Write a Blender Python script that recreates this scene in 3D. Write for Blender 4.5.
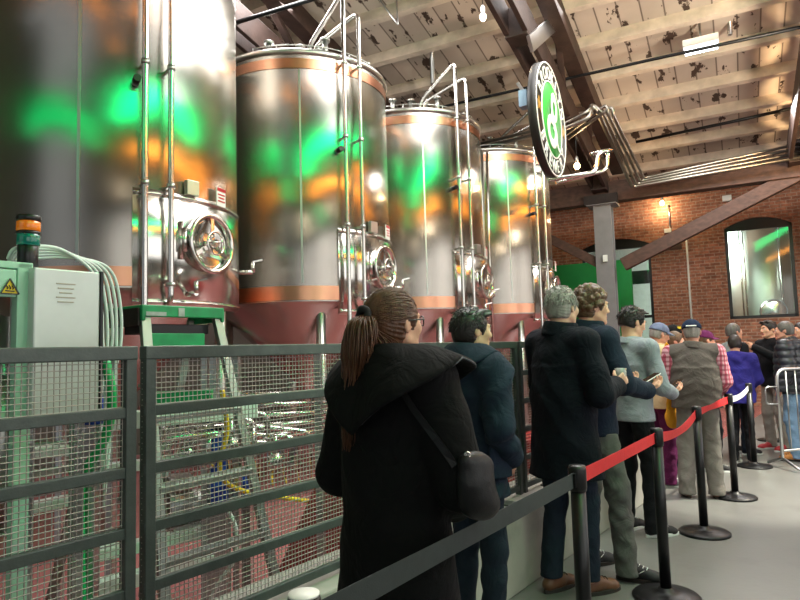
import bpy, bmesh, math, random
import numpy as np
from mathutils import Matrix, Vector
for o in list(bpy.data.objects): bpy.data.objects.remove(o)
S = bpy.context.scene; COL = S.collection
R = math.radians; rng = random.Random(7)
# ------------------------------------------------------------------ camera
FPX, EYE = 625.0, 1.5
PITCH, ROLL = math.atan(50.6/FPX), math.atan(.0286)
fwd = Vector((0, math.cos(PITCH), math.sin(PITCH))); up0 = Vector((0, -math.sin(PITCH), math.cos(PITCH))); rt0 = Vector((1, 0, 0))
CR = rt0*math.cos(ROLL) - up0*math.sin(ROLL); CU = up0*math.cos(ROLL) + rt0*math.sin(ROLL)
cd = bpy.data.cameras.new('camera'); cam = bpy.data.objects.new('camera', cd); COL.objects.link(cam)
cd.sensor_width = 36; cd.lens = FPX/800*36; cd.clip_start = .05; cd.clip_end = 200
cam.matrix_world = Matrix(((CR.x, CU.x, -fwd.x, 0), (CR.y, CU.y, -fwd.y, 0), (CR.z, CU.z, -fwd.z, EYE), (0, 0, 0, 1)))
S.camera = cam
def at(px, py, Y):
    d = CR*((px-400)/FPX) + CU*((300-py)/FPX) + fwd
    return Vector((0, 0, EYE)) + d*(Y/d.y)
# plan frames: W/B = building (along / towards the brick wall), F/N = fence (away / to the right)
def WB(w, b, z=0): return Vector((.882*w+.471*b, -.471*w+.882*b, z))
def FN(t, o, z=0): return Vector((.84+.605*t+.797*o, 4.34+.797*t-.605*o, z))
AW, AF = math.atan2(-.471, .882), math.atan2(-.605, .797)   # z rotations whose local x = W or N
# ------------------------------------------------------------------ world, exposure, lights
S.view_settings.view_transform = 'Standard'; S.view_settings.look = 'None'
S.view_settings.exposure = 0.0; S.view_settings.gamma = 1; S.view_settings.use_curve_mapping = False
wd = bpy.data.worlds.new('world'); S.world = wd; wd.use_nodes = True
wd.node_tree.nodes['Background'].inputs[0].default_value = (.88, .94, 1, 1)
wd.node_tree.nodes['Background'].inputs[1].default_value = .5
def area(name, loc, look, sx, sy, col, e, spread=180):
    l = bpy.data.lights.new(name, 'AREA'); l.shape = 'RECTANGLE'; l.size = sx; l.size_y = sy; l.color = col; l.energy = e
    l.spread = R(spread)
    o = bpy.data.objects.new(name, l); COL.objects.link(o); o.location = loc
    o.rotation_euler = (Vector(look)-Vector(loc)).to_track_quat('-Z', 'Y').to_euler(); return o
def spot(name, loc, look, col, e, ang, blend=.5, r=.08):
    l = bpy.data.lights.new(name, 'SPOT'); l.color = col; l.energy = e; l.spot_size = R(ang); l.spot_blend = blend; l.shadow_soft_size = r
    o = bpy.data.objects.new(name, l); COL.objects.link(o); o.location = loc
    o.rotation_euler = (Vector(look)-Vector(loc)).to_track_quat('-Z', 'Y').to_euler(); return o
def point(name, loc, col, e, r=.05):
    l = bpy.data.lights.new(name, 'POINT'); l.color = col; l.energy = e; l.shadow_soft_size = r
    o = bpy.data.objects.new(name, l); COL.objects.link(o); o.location = loc; return o
# daylight entering by the windows of the right wall
for k, t in enumerate((-4.6, -1.2, 2.2, 5.6)):
    area('window_daylight', FN(t, 3.2, 2.5), FN(t, -3, 1.4), 2.4, 2.8, (1, .97, .95), 15)
# unseen fill lights added over the queue and the brewery floor
area('hall_light', WB(-1.2, 6, 6.4), WB(-1.2, 6, 0), 2.6, 6, (1, .97, .95), 340)
area('hall_light', FN(1.5, 1.9, 6.6), FN(1.8, .2, 0), 2.4, 8, (.97, .98, 1), 320)
area('hall_light', WB(-5.5, 6.5, 6.6), WB(-5.0, 7, 0), 3, 1.0, (1, .97, .95), 260)
area('hall_light', WB(.8, 12, 5.4), WB(.8, 12.5, 0), 2.5, 1, (1, .97, .94), 300)
spot('floor_spot', FN(4.2, 2.9, 4.6), at(760, 490, 6.6), (1, .95, .8), 2200, 38, .5)
for t, e in ((-4, 60), (0, 70), (4, 90), (8, 90)):      # lamps on the right wall that wash the ceiling
    spot('ceiling_wash', FN(t, 2.7, 4.4), FN(t+1.2, .2, 7.5), (1, .84, .64) if t < 7 else (1, .68, .36), e*9, 130, .9, .2)
spot('green_wash', FN(-1.5, 2.9, 4.4), FN(-.2, -.6, 1.3), (.05, 1, .35), 95, 60, .8, .2)
spot('green_wash', FN(-.6, 2.9, 4.7), FN(-1.6, -.05, 1.15), (.05, 1, .35), 160, 26, .8, .1)
spot('green_wash', FN(1.5, 2.9, 4.4), FN(.4, 0, 1.6), (.05, 1, .35), 90, 40, .8, .2)
# ------------------------------------------------------------------ materials
def lin(h):
    if isinstance(h, str):
        h = h.lstrip('#'); v = [int(h[i:i+2], 16)/255 for i in (0, 2, 4)]
        return tuple(c/12.92 if c <= .04045 else ((c+.055)/1.055)**2.4 for c in v)
    return tuple(h)
def nd(nt, t, **kw):
    n = nt.nodes.new(t)
    for k, v in kw.items():
        if k.startswith('_'): setattr(n, k[1:], v)
        else: n.inputs[k.replace('__', ' ')].default_value = v
    return n
def mat(name, col, rough=.6, metal=0, var=.12, vs=8, bump=0, bs=60, sheen=0, emit=None, es=0, trans=0, coat=0, stretch=None, spec=None):
    m = bpy.data.materials.new(name); m.use_nodes = True; nt = m.node_tree; p = nt.nodes['Principled BSDF']; L = nt.links.new
    c = lin(col); p.inputs['Base Color'].default_value = (*c, 1); p.inputs['Roughness'].default_value = rough; p.inputs['Metallic'].default_value = metal
    if spec is not None: p.inputs['Specular IOR Level'].default_value = spec
    p.inputs['Coat Weight'].default_value = coat; p.inputs['Transmission Weight'].default_value = trans
    if sheen: p.inputs['Sheen Weight'].default_value = sheen; p.inputs['Sheen Roughness'].default_value = .5
    if emit: p.inputs['Emission Color'].default_value = (*lin(emit), 1); p.inputs['Emission Strength'].default_value = es
    tc = nd(nt, 'ShaderNodeTexCoord'); mp = nd(nt, 'ShaderNodeMapping'); L(tc.outputs['Object'], mp.inputs[0])
    if stretch: mp.inputs['Scale'].default_value = stretch
    if var:
        n = nd(nt, 'ShaderNodeTexNoise', Scale=vs, Detail=4.0); L(mp.outputs[0], n.inputs['Vector'])
        r = nd(nt, 'ShaderNodeMapRange'); r.inputs[1].default_value = .3; r.inputs[2].default_value = .7
        r.inputs[3].default_value = 1-var; r.inputs[4].default_value = 1+var; L(n.outputs[0], r.inputs[0])
        x = nd(nt, 'ShaderNodeMix', _data_type='RGBA', _blend_type='MULTIPLY'); x.inputs[0].default_value = 1
        x.inputs[6].default_value = (*c, 1); L(r.outputs[0], x.inputs[7]); L(x.outputs[2], p.inputs['Base Color'])
    if bump:
        n = nd(nt, 'ShaderNodeTexNoise', Scale=bs, Detail=3.0); L(mp.outputs[0], n.inputs['Vector'])
        b = nd(nt, 'ShaderNodeBump', Strength=bump, Distance=.01); L(n.outputs[0], b.inputs['Height']); L(b.outputs[0], p.inputs['Normal'])
    return m
def steel(name, col, rough, wav=.0, ws=(1, 1, 1), aniso=0):
    m = mat(name, col, rough, 1, .06, 3); nt = m.node_tree; L = nt.links.new; p = nt.nodes['Principled BSDF']
    tc = nd(nt, 'ShaderNodeTexCoord'); mp = nd(nt, 'ShaderNodeMapping'); mp.inputs['Scale'].default_value = ws; L(tc.outputs['Object'], mp.inputs[0])
    n = nd(nt, 'ShaderNodeTexNoise', Scale=1.3, Detail=1.0); L(mp.outputs[0], n.inputs['Vector'])
    b = nd(nt, 'ShaderNodeBump', Strength=1.0, Distance=wav); L(n.outputs[0], b.inputs['Height']); L(b.outputs[0], p.inputs['Normal'])
    if aniso:
        p.inputs['Anisotropic'].default_value = aniso; p.inputs['Anisotropic Rotation'].default_value = ANR; tg = nd(nt, 'ShaderNodeTangent', _direction_type='RADIAL', _axis='Z'); L(tg.outputs[0], p.inputs['Tangent'])
    return m
M = {}; ANR = 0.0
M['tank'] = steel('tank_steel', '#aca79e', .2, .004, (.6, .6, 1.6), 1.0)
M['steel'] = steel('polished_steel', '#d2d0cb', .18, .0)
M['steel_rough'] = steel('satin_steel', '#b9bab6', .34)
M['pipe'] = steel('weathered_pipe', '#8f8a82', .34)
M['copper'] = steel('copper', '#dba083', .3, .004, (3, 3, 3))
M['cone'] = steel('cone_steel', '#bdb2ae', .26, .02)
M['fence'] = mat('fence_paint', '#4d5452', .38, .2, .15, 20, .1, 120)
M['wire'] = mat('galvanised_wire', '#b3afa8', .5, .6, .1, 40)
M['black'] = mat('black_plastic', '#101113', .35, 0, .1)
M['blackmetal'] = mat('black_metal', '#17181a', .4, .4, .15, 15)
M['dark'] = mat('dark_steel', '#2b2523', .55, .5, .3, 6, .2, 40)
M['mint'] = mat('mint_paint', '#a9dcc0', .4, 0, .05)
M['green'] = mat('green_paint', '#0a8a52', .45, 0, .2, 12)
M['whiteplastic'] = mat('white_plastic', '#dfe6e2', .4, 0, .05)
M['hose'] = mat('pale_hose', '#cfe0d8', .4, 0, .06)
M['orangelens'] = mat('orange_lens', '#e8781c', .2, 0, .05, emit='#e8781c', es=.15, coat=.5)
M['greenlens'] = mat('teal_lens', '#0b6e63', .2, 0, .05, coat=.5)
M['yellow'] = mat('yellow_label', '#f2d21c', .5, 0, .03)
M['blue'] = mat('blue_plastic', '#1748b4', .4, 0, .1)
M['red'] = mat('red_paint', '#b3262b', .45, 0, .2, 8)
M['darkred'] = mat('dark_red_paint', '#6a1418', .45, 0, .25, 8)
M['alu'] = steel('aluminium', '#a3aaa6', .42)
M['galv'] = steel('galvanised_steel', '#c2c4c4', .3)
M['column'] = mat('grey_column_paint', '#77787a', .55, 0, .06)
M['timber'] = mat('old_brown_timber', '#4b352c', .7, 0, .35, 3, .5, 14, stretch=(1, 6, 6))
M['rafter'] = mat('dark_riveted_steel', '#3a2b26', .6, .3, .35, 5, .3, 30)
M['redbelt'] = mat('red_webbing', '#d41d22', .6, 0, .05, 30, .1, 300, emit=None)
M['blackbelt'] = mat('black_webbing', '#2c3434', .6, 0, .1, 30, .1, 300)
M['whitebelt'] = mat('white_webbing', '#dfe0e6', .6, 0, .05)
M['whitepaint'] = mat('white_paint', '#efeee9', .5, 0, .03)
M['signblack'] = mat('sign_black', '#15130f', .45, 0, .05)
M['signgreen'] = mat('sign_green', '#3aa845', .45, 0, .05)
M['tan'] = mat('tan_wood', '#b9935a', .5, 0, .2)
M['bulb'] = mat('bulb_glow', '#ffd9a0', .3, 0, 0, emit='#ffc880', es=40)
M['bulbclear'] = mat('bulb_clear', '#fff0d8', .2, 0, 0, emit='#ffe8c8', es=3)
M['led'] = mat('lamp_diffuser', '#ffffff', .3, 0, 0, emit='#eef4ff', es=6)
M['warmled'] = mat('warm_tube', '#ffb050', .3, 0, 0, emit='#ff9a38', es=11)
M['greenled'] = mat('green_lightbox', '#10e070', .3, 0, 0, emit='#04d470', es=15)
M['daypane'] = mat('daylight_pane', '#ffffff', .3, 0, 0, emit='#f4f8ff', es=.55)
# ------------------------------------------------------------------ object helpers
def put(o, label=None, cat=None, group=None, kind=None):
    for k, v in (('label', label), ('category', cat), ('group', group), ('kind', kind)):
        if v: o[k] = v
    return o
def thing(name, label, cat, loc=(0, 0, 0), rz=0, group=None):
    o = bpy.data.objects.new(name, None); COL.objects.link(o); o.location = loc; o.rotation_euler = (0, 0, rz); o.empty_display_size = .1
    return put(o, label, cat, group)
def wmat(o):
    m = Matrix.Identity(4)
    while o is not None:
        m = Matrix.LocRotScale(o.location, o.rotation_euler, o.scale) @ m; o = o.parent
    return m
def kids(o): return [c for c in bpy.data.objects if c.parent == o]
def dup(root, loc, rz, label, group=None):
    def cp(o, par):
        n = o.copy(); COL.objects.link(n); n.parent = par
        for c in kids(o): cp(c, n)
        return n
    n = cp(root, root.parent); n.location = loc; n.rotation_euler = (0, 0, rz); n['label'] = label
    if group: n['group'] = group
    return n
class MB:
    def __init__(s): s.v = []; s.f = []; s.sm = []
    def add(s, vs, fs, smooth=False):
        b = len(s.v); s.v += [Vector(v) for v in vs]; s.f += [tuple(i+b for i in f) for f in fs]; s.sm += [smooth]*len(fs); return s
    def box(s, c, d, rz=0, rot=None):
        m = rot or Matrix.Rotation(rz, 3, 'Z'); c = Vector(c); x, y, z = d[0]/2, d[1]/2, d[2]/2
        vs = [c + m @ Vector((i*x, j*y, k*z)) for k in (-1, 1) for j in (-1, 1) for i in (-1, 1)]
        return s.add(vs, [(0, 2, 3, 1), (4, 5, 7, 6), (0, 1, 5, 4), (2, 6, 7, 3), (0, 4, 6, 2), (1, 3, 7, 5)])
    def bar(s, p, q, w, h, up=(0, 0, 1)):       # rectangular bar, h measured along up
        p, q = Vector(p), Vector(q); d = (q-p); L = d.length; d /= L; u = Vector(up); sd = d.cross(u).normalized(); u = sd.cross(d)
        return s.box((p+q)/2, (L, w, h), rot=Matrix((d, -sd, u)).transposed())
    def tube(s, pts, r, n=12, caps=True, closed=False):
        pts = [Vector(p) for p in pts]; rr = r if isinstance(r, (list, tuple)) else [r]*len(pts); vs = []; prev = None; N = len(pts)
        for i, p in enumerate(pts):
            if closed: t = pts[(i+1) % N]-pts[i-1]
            else: t = pts[min(i+1, N-1)]-pts[max(i-1, 0)]
            t = t.normalized() if t.length > 1e-9 else Vector((0, 0, 1))
            if prev is None: a = t.orthogonal().normalized()
            else:
                a = prev - t*prev.dot(t); a = a.normalized() if a.length > 1e-6 else t.orthogonal().normalized()
            prev = a; b = t.cross(a)
            vs += [p + (a*math.cos(2*math.pi*k/n) + b*math.sin(2*math.pi*k/n))*rr[i] for k in range(n)]
        fs = []
        for i in range(N if closed else N-1):
            j = (i+1) % N
            fs += [(i*n+k, i*n+(k+1) % n, j*n+(k+1) % n, j*n+k) for k in range(n)]
        b0 = len(s.v); s.add(vs, fs, True)
        if caps and not closed:
            s.f += [tuple(b0+k for k in range(n))[::-1], tuple(b0+(N-1)*n+k for k in range(n))]; s.sm += [False, False]
        return s
    def cyl(s, p, q, r, n=20, r2=None): return s.tube([p, q], [r, r if r2 is None else r2], n)
    def lathe(s, prof, c=(0, 0, 0), n=32, rot=None, smooth=True, a0=0, a1=2*math.pi):
        m = rot or Matrix.Identity(3); c = Vector(c); full = abs(a1-a0-2*math.pi) < 1e-6; cols = n if full else n+1; vs = []
        for r, z in prof:
            for k in range(cols):
                a = a0+(a1-a0)*k/n; vs.append(c + m @ Vector((r*math.cos(a), r*math.sin(a), z)))
        fs = []
        for i in range(len(prof)-1):
            for k in range(n):
                k2 = (k+1) % cols; fs.append((i*cols+k, i*cols+k2, (i+1)*cols+k2, (i+1)*cols+k))
        return s.add(vs, fs, smooth)
    def prism(s, poly, ax, ay, az, o, th):      # polygon (2-D) extruded by th along az
        o = Vector(o); ax, ay, az = Vector(ax), Vector(ay), Vector(az); n = len(poly)
        vs = [o+ax*x+ay*y for x, y in poly] + [o+ax*x+ay*y+az*th for x, y in poly]
        return s.add(vs, [tuple(range(n))[::-1], tuple(range(n, 2*n))] + [(i, (i+1) % n, n+(i+1) % n, n+i) for i in range(n)])
    def sphere(s, c, r, n=16, sc=(1, 1, 1), rot=None):
        return s.lathe([(max(1e-5, r*math.sin(math.pi*i/(n//2)))*1.0, -r*math.cos(math.pi*i/(n//2))) for i in range(n//2+1)], c, n, (rot or Matrix.Identity(3)) @ Matrix.Diagonal(sc))
    def build(s, name, m, parent=None, bevel=0, seg=2):
        me = bpy.data.meshes.new(name); vs = s.v
        if parent is not None:
            inv = wmat(parent).inverted(); vs = [inv @ v for v in vs]
        me.from_pydata([tuple(v) for v in vs], [], s.f); me.polygons.foreach_set('use_smooth', s.sm)
        bm = bmesh.new(); bm.from_mesh(me); bmesh.ops.recalc_face_normals(bm, faces=bm.faces); bm.to_mesh(me); bm.free(); me.update()
        o = bpy.data.objects.new(name, me); COL.objects.link(o); o.parent = parent
        me.materials.append(M[m] if isinstance(m, str) else m)
        if bevel:
            b = o.modifiers.new('bevel', 'BEVEL'); b.width = bevel; b.segments = seg; b.limit_method = 'ANGLE'; b.angle_limit = R(40)
        return o
def bez(p0, p1, p2, p3, n=14):
    p0, p1, p2, p3 = map(Vector, (p0, p1, p2, p3))
    return [p0*(1-t)**3 + p1*3*t*(1-t)**2 + p2*3*t*t*(1-t) + p3*t**3 for t in (i/n for i in range(n+1))]
def spline(pts, n=8):
    pts = [Vector(p) for p in pts]; out = []
    for i in range(len(pts)-1):
        a, b, c, d = pts[max(i-1, 0)], pts[i], pts[i+1], pts[min(i+2, len(pts)-1)]
        for k in range(n):
            t = k/n; out.append(.5*((2*b)+(c-a)*t+(2*a-5*b+4*c-d)*t*t+(3*b-a-3*c+d)*t**3))
    return out+[pts[-1]]
def fillet(pts, r, n=6):        # straight runs with rounded corners
    pts = [Vector(p) for p in pts]; out = [pts[0]]
    for i in range(1, len(pts)-1):
        a = (pts[i-1]-pts[i]); b = (pts[i+1]-pts[i]); q = min(r, a.length*.49, b.length*.49); a = pts[i]+a.normalized()*q; b = pts[i]+b.normalized()*q
        out += [a*(1-t)**2 + pts[i]*2*t*(1-t) + b*t*t for t in (k/n for k in range(n+1))]
    return out+[pts[-1]]
def text_mesh(mb, txt, size, place, depth=.004):    # place(x, y, z) -> world
    c = bpy.data.curves.new('letters', 'FONT'); c.body = txt; c.size = size; c.extrude = depth; c.align_x = 'CENTER'; c.resolution_u = 3
    o = bpy.data.objects.new('letters', c); COL.objects.link(o); dg = bpy.context.evaluated_depsgraph_get(); dg.update()
    me = bpy.data.meshes.new_from_object(o.evaluated_get(dg)); mb.add([place(*v.co) for v in me.vertices], [tuple(p.vertices) for p in me.polygons])
    bpy.data.objects.remove(o); bpy.data.meshes.remove(me)
def struct(mb, name, m, parent=None, **k):
    o = mb.build(name, m, parent, **k)
    if parent is None: o['kind'] = 'structure'
    return o
# ================================================================== THE SETTING
def floor_mat(name, col, rough, var, dark):
    m = mat(name, col, rough, 0, var, .8, .06, 30); nt = m.node_tree; L = nt.links.new; p = nt.nodes['Principled BSDF']
    src = p.inputs['Base Color'].links[0].from_socket
    tc = nd(nt, 'ShaderNodeTexCoord'); n = nd(nt, 'ShaderNodeTexNoise', Scale=2.2, Detail=8.0, Roughness=.65); L(tc.outputs['Object'], n.inputs['Vector'])
    r = nd(nt, 'ShaderNodeMapRange'); r.inputs[1].default_value = .52; r.inputs[2].default_value = .72; r.inputs[4].default_value = .45; L(n.outputs[0], r.inputs[0])
    x = nd(nt, 'ShaderNodeMix', _data_type='RGBA'); L(r.outputs[0], x.inputs[0]); L(src, x.inputs[6]); x.inputs[7].default_value = (*lin(dark), 1); L(x.outputs[2], p.inputs['Base Color'])
    return m
M['concrete'] = floor_mat('polished_concrete', '#70706d', .34, .14, '#565552')
M['redfloor'] = floor_mat('red_epoxy_floor', '#a96a6b', .22, .16, '#8a5052')
M['curb'] = floor_mat('rough_concrete', '#b0aca3', .8, .2, '#7d7972')
def slab(pts, z0, z1):
    n = len(pts); b = MB(); b.add([(*p[:2], z0) for p in pts]+[(*p[:2], z1) for p in pts], [tuple(range(n))[::-1], tuple(range(n, 2*n))]+[(i, (i+1) % n, n+(i+1) % n, n+i) for i in range(n)]); return b
struct(slab([FN(-14, -.05), FN(-14, 3.6), FN(14.5, 3.6), FN(14.5, -.05)], -.2, 0), 'floor', 'concrete')
struct(slab([FN(-14, -7.4), FN(-14, -.05), FN(14.5, -.05), FN(14.5, -7.4)], -.2, 0), 'floor_brewery', 'redfloor')
struct(slab([FN(-8, -.24), FN(-8, .1), FN(2.55, .1), FN(2.55, -.24)], 0, .53), 'wall_low', 'curb', bevel=.01)
# ---- brick wall with two arched openings
def brick_mat():
    m = mat('old_red_brick', '#7a4534', .85, 0, 0); nt = m.node_tree; L = nt.links.new; p = nt.nodes['Principled BSDF']
    tc = nd(nt, 'ShaderNodeTexCoord'); sp = nd(nt, 'ShaderNodeSeparateXYZ'); cb = nd(nt, 'ShaderNodeCombineXYZ'); L(tc.outputs['Object'], sp.inputs[0]); L(sp.outputs[0], cb.inputs[0]); L(sp.outputs[2], cb.inputs[1])
    b = nd(nt, 'ShaderNodeTexBrick', Scale=1.0, Color1=(*lin('#a8735a'), 1), Color2=(*lin('#875843'), 1), Mortar=(*lin('#a38b79'), 1))
    b.inputs['Mortar Size'].default_value = .011; b.inputs['Mortar Smooth'].default_value = .4; b.inputs['Bias'].default_value = 0; b.inputs['Brick Width'].default_value = .22; b.inputs['Row Height'].default_value = .077
    L(cb.outputs[0], b.inputs['Vector'])
    n = nd(nt, 'ShaderNodeTexNoise', Scale=9, Detail=6.0, Roughness=.7); L(tc.outputs['Object'], n.inputs['Vector'])
    r = nd(nt, 'ShaderNodeMapRange'); r.inputs[1].default_value = .3; r.inputs[2].default_value = .7; r.inputs[3].default_value = .55; r.inputs[4].default_value = 1.5; L(n.outputs[0], r.inputs[0])
    x = nd(nt, 'ShaderNodeMix', _data_type='RGBA', _blend_type='MULTIPLY'); x.inputs[0].default_value = 1; L(b.outputs[0], x.inputs[6]); L(r.outputs[0], x.inputs[7]); L(x.outputs[2], p.inputs['Base Color'])
    bp = nd(nt, 'ShaderNodeBump', Strength=.7, Distance=.02); bp.invert = True; L(b.outputs['Fac'], bp.inputs['Height']); L(bp.outputs[0], p.inputs['Normal']); return m
M['brick'] = brick_mat()
BW = 16.7                                   # b of the brick wall's face
def on_wall(px, py, b=BW):                  # (w, z) where the pixel's ray meets the plane at b
    d = at(px, py, 1)-Vector((0, 0, EYE)); k = b/(.471*d.x+.882*d.y); q = d*k; return (.882*q.x-.471*q.y, EYE+q.z)
o1 = (on_wall(584, 300)[0], on_wall(653.5, 300)[0], 1.0, on_wall(653, 243)[1])
o2 = (on_wall(727.5, 280)[0], on_wall(796.5, 280)[0], on_wall(760, 318)[1], on_wall(792, 222)[1])
def arch(a, b, z, rise, n=10): return [(a+(b-a)*i/n, z+rise*(1-(2*i/n-1)**2)) for i in range(n+1)]
wall = MB(); XW, XZ, XB = (.882, -.471, 0), (0, 0, 1), (.471, .882, 0); O = WB(0, BW); TOPW, L0, L1 = 7.2, -12.5, 5.5
for poly in ([(L0, 0), (o1[0], 0), (o1[0], TOPW), (L0, TOPW)], [(o1[1], 0), (o2[0], 0), (o2[0], TOPW), (o1[1], TOPW)], [(o2[1], 0), (L1, 0), (L1, TOPW), (o2[1], TOPW)],
             [(o1[0], 0), (o1[1], 0), (o1[1], o1[2]), (o1[0], o1[2])], [(o2[0], 0), (o2[1], 0), (o2[1], o2[2]), (o2[0], o2[2])]):
    wall.prism(poly, XW, XZ, XB, O, .35)
for q in (o1, o2):
    a = arch(q[0], q[1], q[3], .2)
    for i in range(len(a)-1): wall.prism([a[i], a[i+1], (a[i+1][0], TOPW), (a[i][0], TOPW)], XW, XZ, XB, O, .35)
    # soldier-course arch ring
    for i in range(14):
        a0, a1 = (i+.08)/14, (i+.92)/14; f = lambda t, e: (q[0]+(q[1]-q[0])*t, q[3]+.2*(1-(2*t-1)**2)+e)
        wall.prism([f(a0, 0), f(a1, 0), f(a1, .3), f(a0, .3)], XW, XZ, XB, O-Vector(XB)*.015, .1)
wo = wall.build('wall_back', 'brick'); wo['kind'] = 'structure'
wo.data.transform((Matrix.Translation(O) @ Matrix.Rotation(AW, 4, 'Z')).inverted()); wo.location = O; wo.rotation_euler = (0, 0, AW)
# panes: see-through glass with a little reflection
g = bpy.data.materials.new('window_glass'); g.use_nodes = True; nt = g.node_tree; nt.nodes.clear(); L = nt.links.new
out = nd(nt, 'ShaderNodeOutputMaterial'); tr = nd(nt, 'ShaderNodeBsdfTransparent', Color=(.9, .96, .93, 1)); gl = nd(nt, 'ShaderNodeBsdfGlossy', Roughness=.05); mx = nd(nt, 'ShaderNodeMixShader', Fac=.05)
L(tr.outputs[0], mx.inputs[1]); L(gl.outputs[0], mx.inputs[2]); L(mx.outputs[0], out.inputs[0]); M['glass'] = g
for k, q in ((1, o1), (2, o2)):
    fr = MB(); t = .07; Bk = O+Vector(XB)*.06; a = arch(q[0], q[1], q[3], .2)
    for poly in ([(q[0], q[2]), (q[0]+t, q[2]), (q[0]+t, q[3]), (q[0], q[3])], [(q[1]-t, q[2]), (q[1], q[2]), (q[1], q[3]), (q[1]-t, q[3])], [(q[0], q[2]), (q[1], q[2]), (q[1], q[2]+t), (q[0], q[2]+t)]): fr.prism(poly, XW, XZ, XB, Bk, .09)
    for i in range(len(a)-1): fr.prism([(a[i][0], q[3]-t), (a[i+1][0], q[3]-t), a[i+1], a[i]], XW, XZ, XB, Bk, .09)
    if k == 1:
        z = on_wall(640, 318)[1]; fr.prism([(q[0], z), (q[1], z), (q[1], z+t), (q[0], z+t)], XW, XZ, XB, Bk, .08)
        z = on_wall(640, 282)[1]; fr.prism([(q[0], z), (q[1], z), (q[1], z+.35), (q[0], z+.35)], XW, XZ, XB, Bk+Vector(XB)*.5, .02)
    wf = struct(fr, 'window_%d' % k, 'black'); gb = MB(); gb.prism([(q[0]+.03, q[2]+.03), (q[1]-.03, q[2]+.03), (q[1]-.03, q[3]), (q[0]+.03, q[3])], XW, XZ, XB, Bk+Vector(XB)*.04, .01); gb.build('pane', 'glass', wf)
# the bright tank room seen through the openings
M['roomwhite'] = mat('pale_room_paint', '#cfd6cf', .6, 0, .05)
bk = MB(); bk.prism([(-6, 0), (8, 0), (8, 6), (-6, 6)], XW, XZ, XB, WB(0, 21.5), .2); bk.prism([(-6, 0), (8, 0), (8, -.2), (-6, -.2)], XW, XZ, XB, WB(0, 17.1), 4.5)
struct(bk, 'wall_tank_room', 'roomwhite')
area('tank_room_light', WB(-1.2, 17.6, 4.4), WB(.7, 19.0, 2.2), 1.6, 1.6, (.93, 1, .95), 260)
M['tank2'] = steel('bright_tank_steel', '#cfd2cc', .32, .02, (1, 1, .4))
bt = thing('storage_tank', 'shiny steel tank behind the large window in the brick wall', 'tank', WB(.72, 19.4, 0))
MB().lathe([(.001, .4), (1.0, .45), (1.45, .9), (1.5, 1.1), (1.5, 4.6), (1.3, 4.9), (.001, 5.1)], WB(.72, 19.4, 0), 64).build('shell', 'tank2', bt)
m = MB(); cq = WB(.85, 17.9, 2.2)
m.lathe([(.3, 0), (.3, .12), (.24, .14), (.001, .16)], cq, 28, Matrix.Rotation(AW, 3, 'Z') @ Matrix.Rotation(R(90), 3, 'X')); m.build('hatch', 'steel', bt)
m = MB()
for dx in (-.5, -.42, .35): m.tube([WB(.72+dx, 17.83, .8), WB(.72+dx, 17.83, 4.6)], .02, 8)
m.build('riser_pipe', 'steel', bt)
for dx, dy in ((-.9, -.9), (.9, -.9), (-.9, .9), (.9, .9)): MB().cyl(WB(.72+dx, 19.4+dy, 0), WB(.72+dx, 19.4+dy, 1.0), .08, 14).build('leg', 'steel_rough', bt)
# ---- left and right walls (right one carries the daylight windows)
M['plaster'] = mat('dim_plaster', '#6b665e', .8, 0, .2, 1.5)
struct(MB().box(FN(0, -7.4, 4.5), (.2, 30, 9), AF), 'wall_left', 'plaster')
rw = MB(); ts = [-4.6, -1.2, 2.2, 5.6]; e = -14
for t in ts+[None]:
    f = 14.5 if t is None else t-1.3; rw.box(FN((e+f)/2, 3.6, 4.5), (.25, f-e, 9), AF); e = None if t is None else t+1.3
for t in ts:
    rw.box(FN(t, 3.6, .5), (.25, 2.6, 1.0), AF); rw.box(FN(t, 3.6, 6.6), (.25, 2.6, 4.8), AF)
struct(rw, 'wall_right', 'plaster')
for i, t in enumerate(ts):
    w = MB()
    for s in (-1, 1): w.box(FN(t+s*1.27, 3.55, 2.6), (.1, .06, 3.2), AF)
    for z in (1.03, 2.6, 4.17): w.box(FN(t, 3.55, z), (.1, 2.6, .06), AF)
    w.box(FN(t, 3.55, 2.6), (.06, .05, 3.2), AF)
    wf = struct(w, 'window_%d' % (i+3), 'whitepaint'); MB().box(FN(t, 3.6, 2.6), (.02, 2.56, 3.16), AF).build('pane', 'daypane', wf)
struct(MB().box(WB(-11, -6.5, 4.5), (7, .2, 9), AW), 'wall_rear', 'plaster')  # unseen partial wall, added so the nearest tank mirrors something dark
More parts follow.
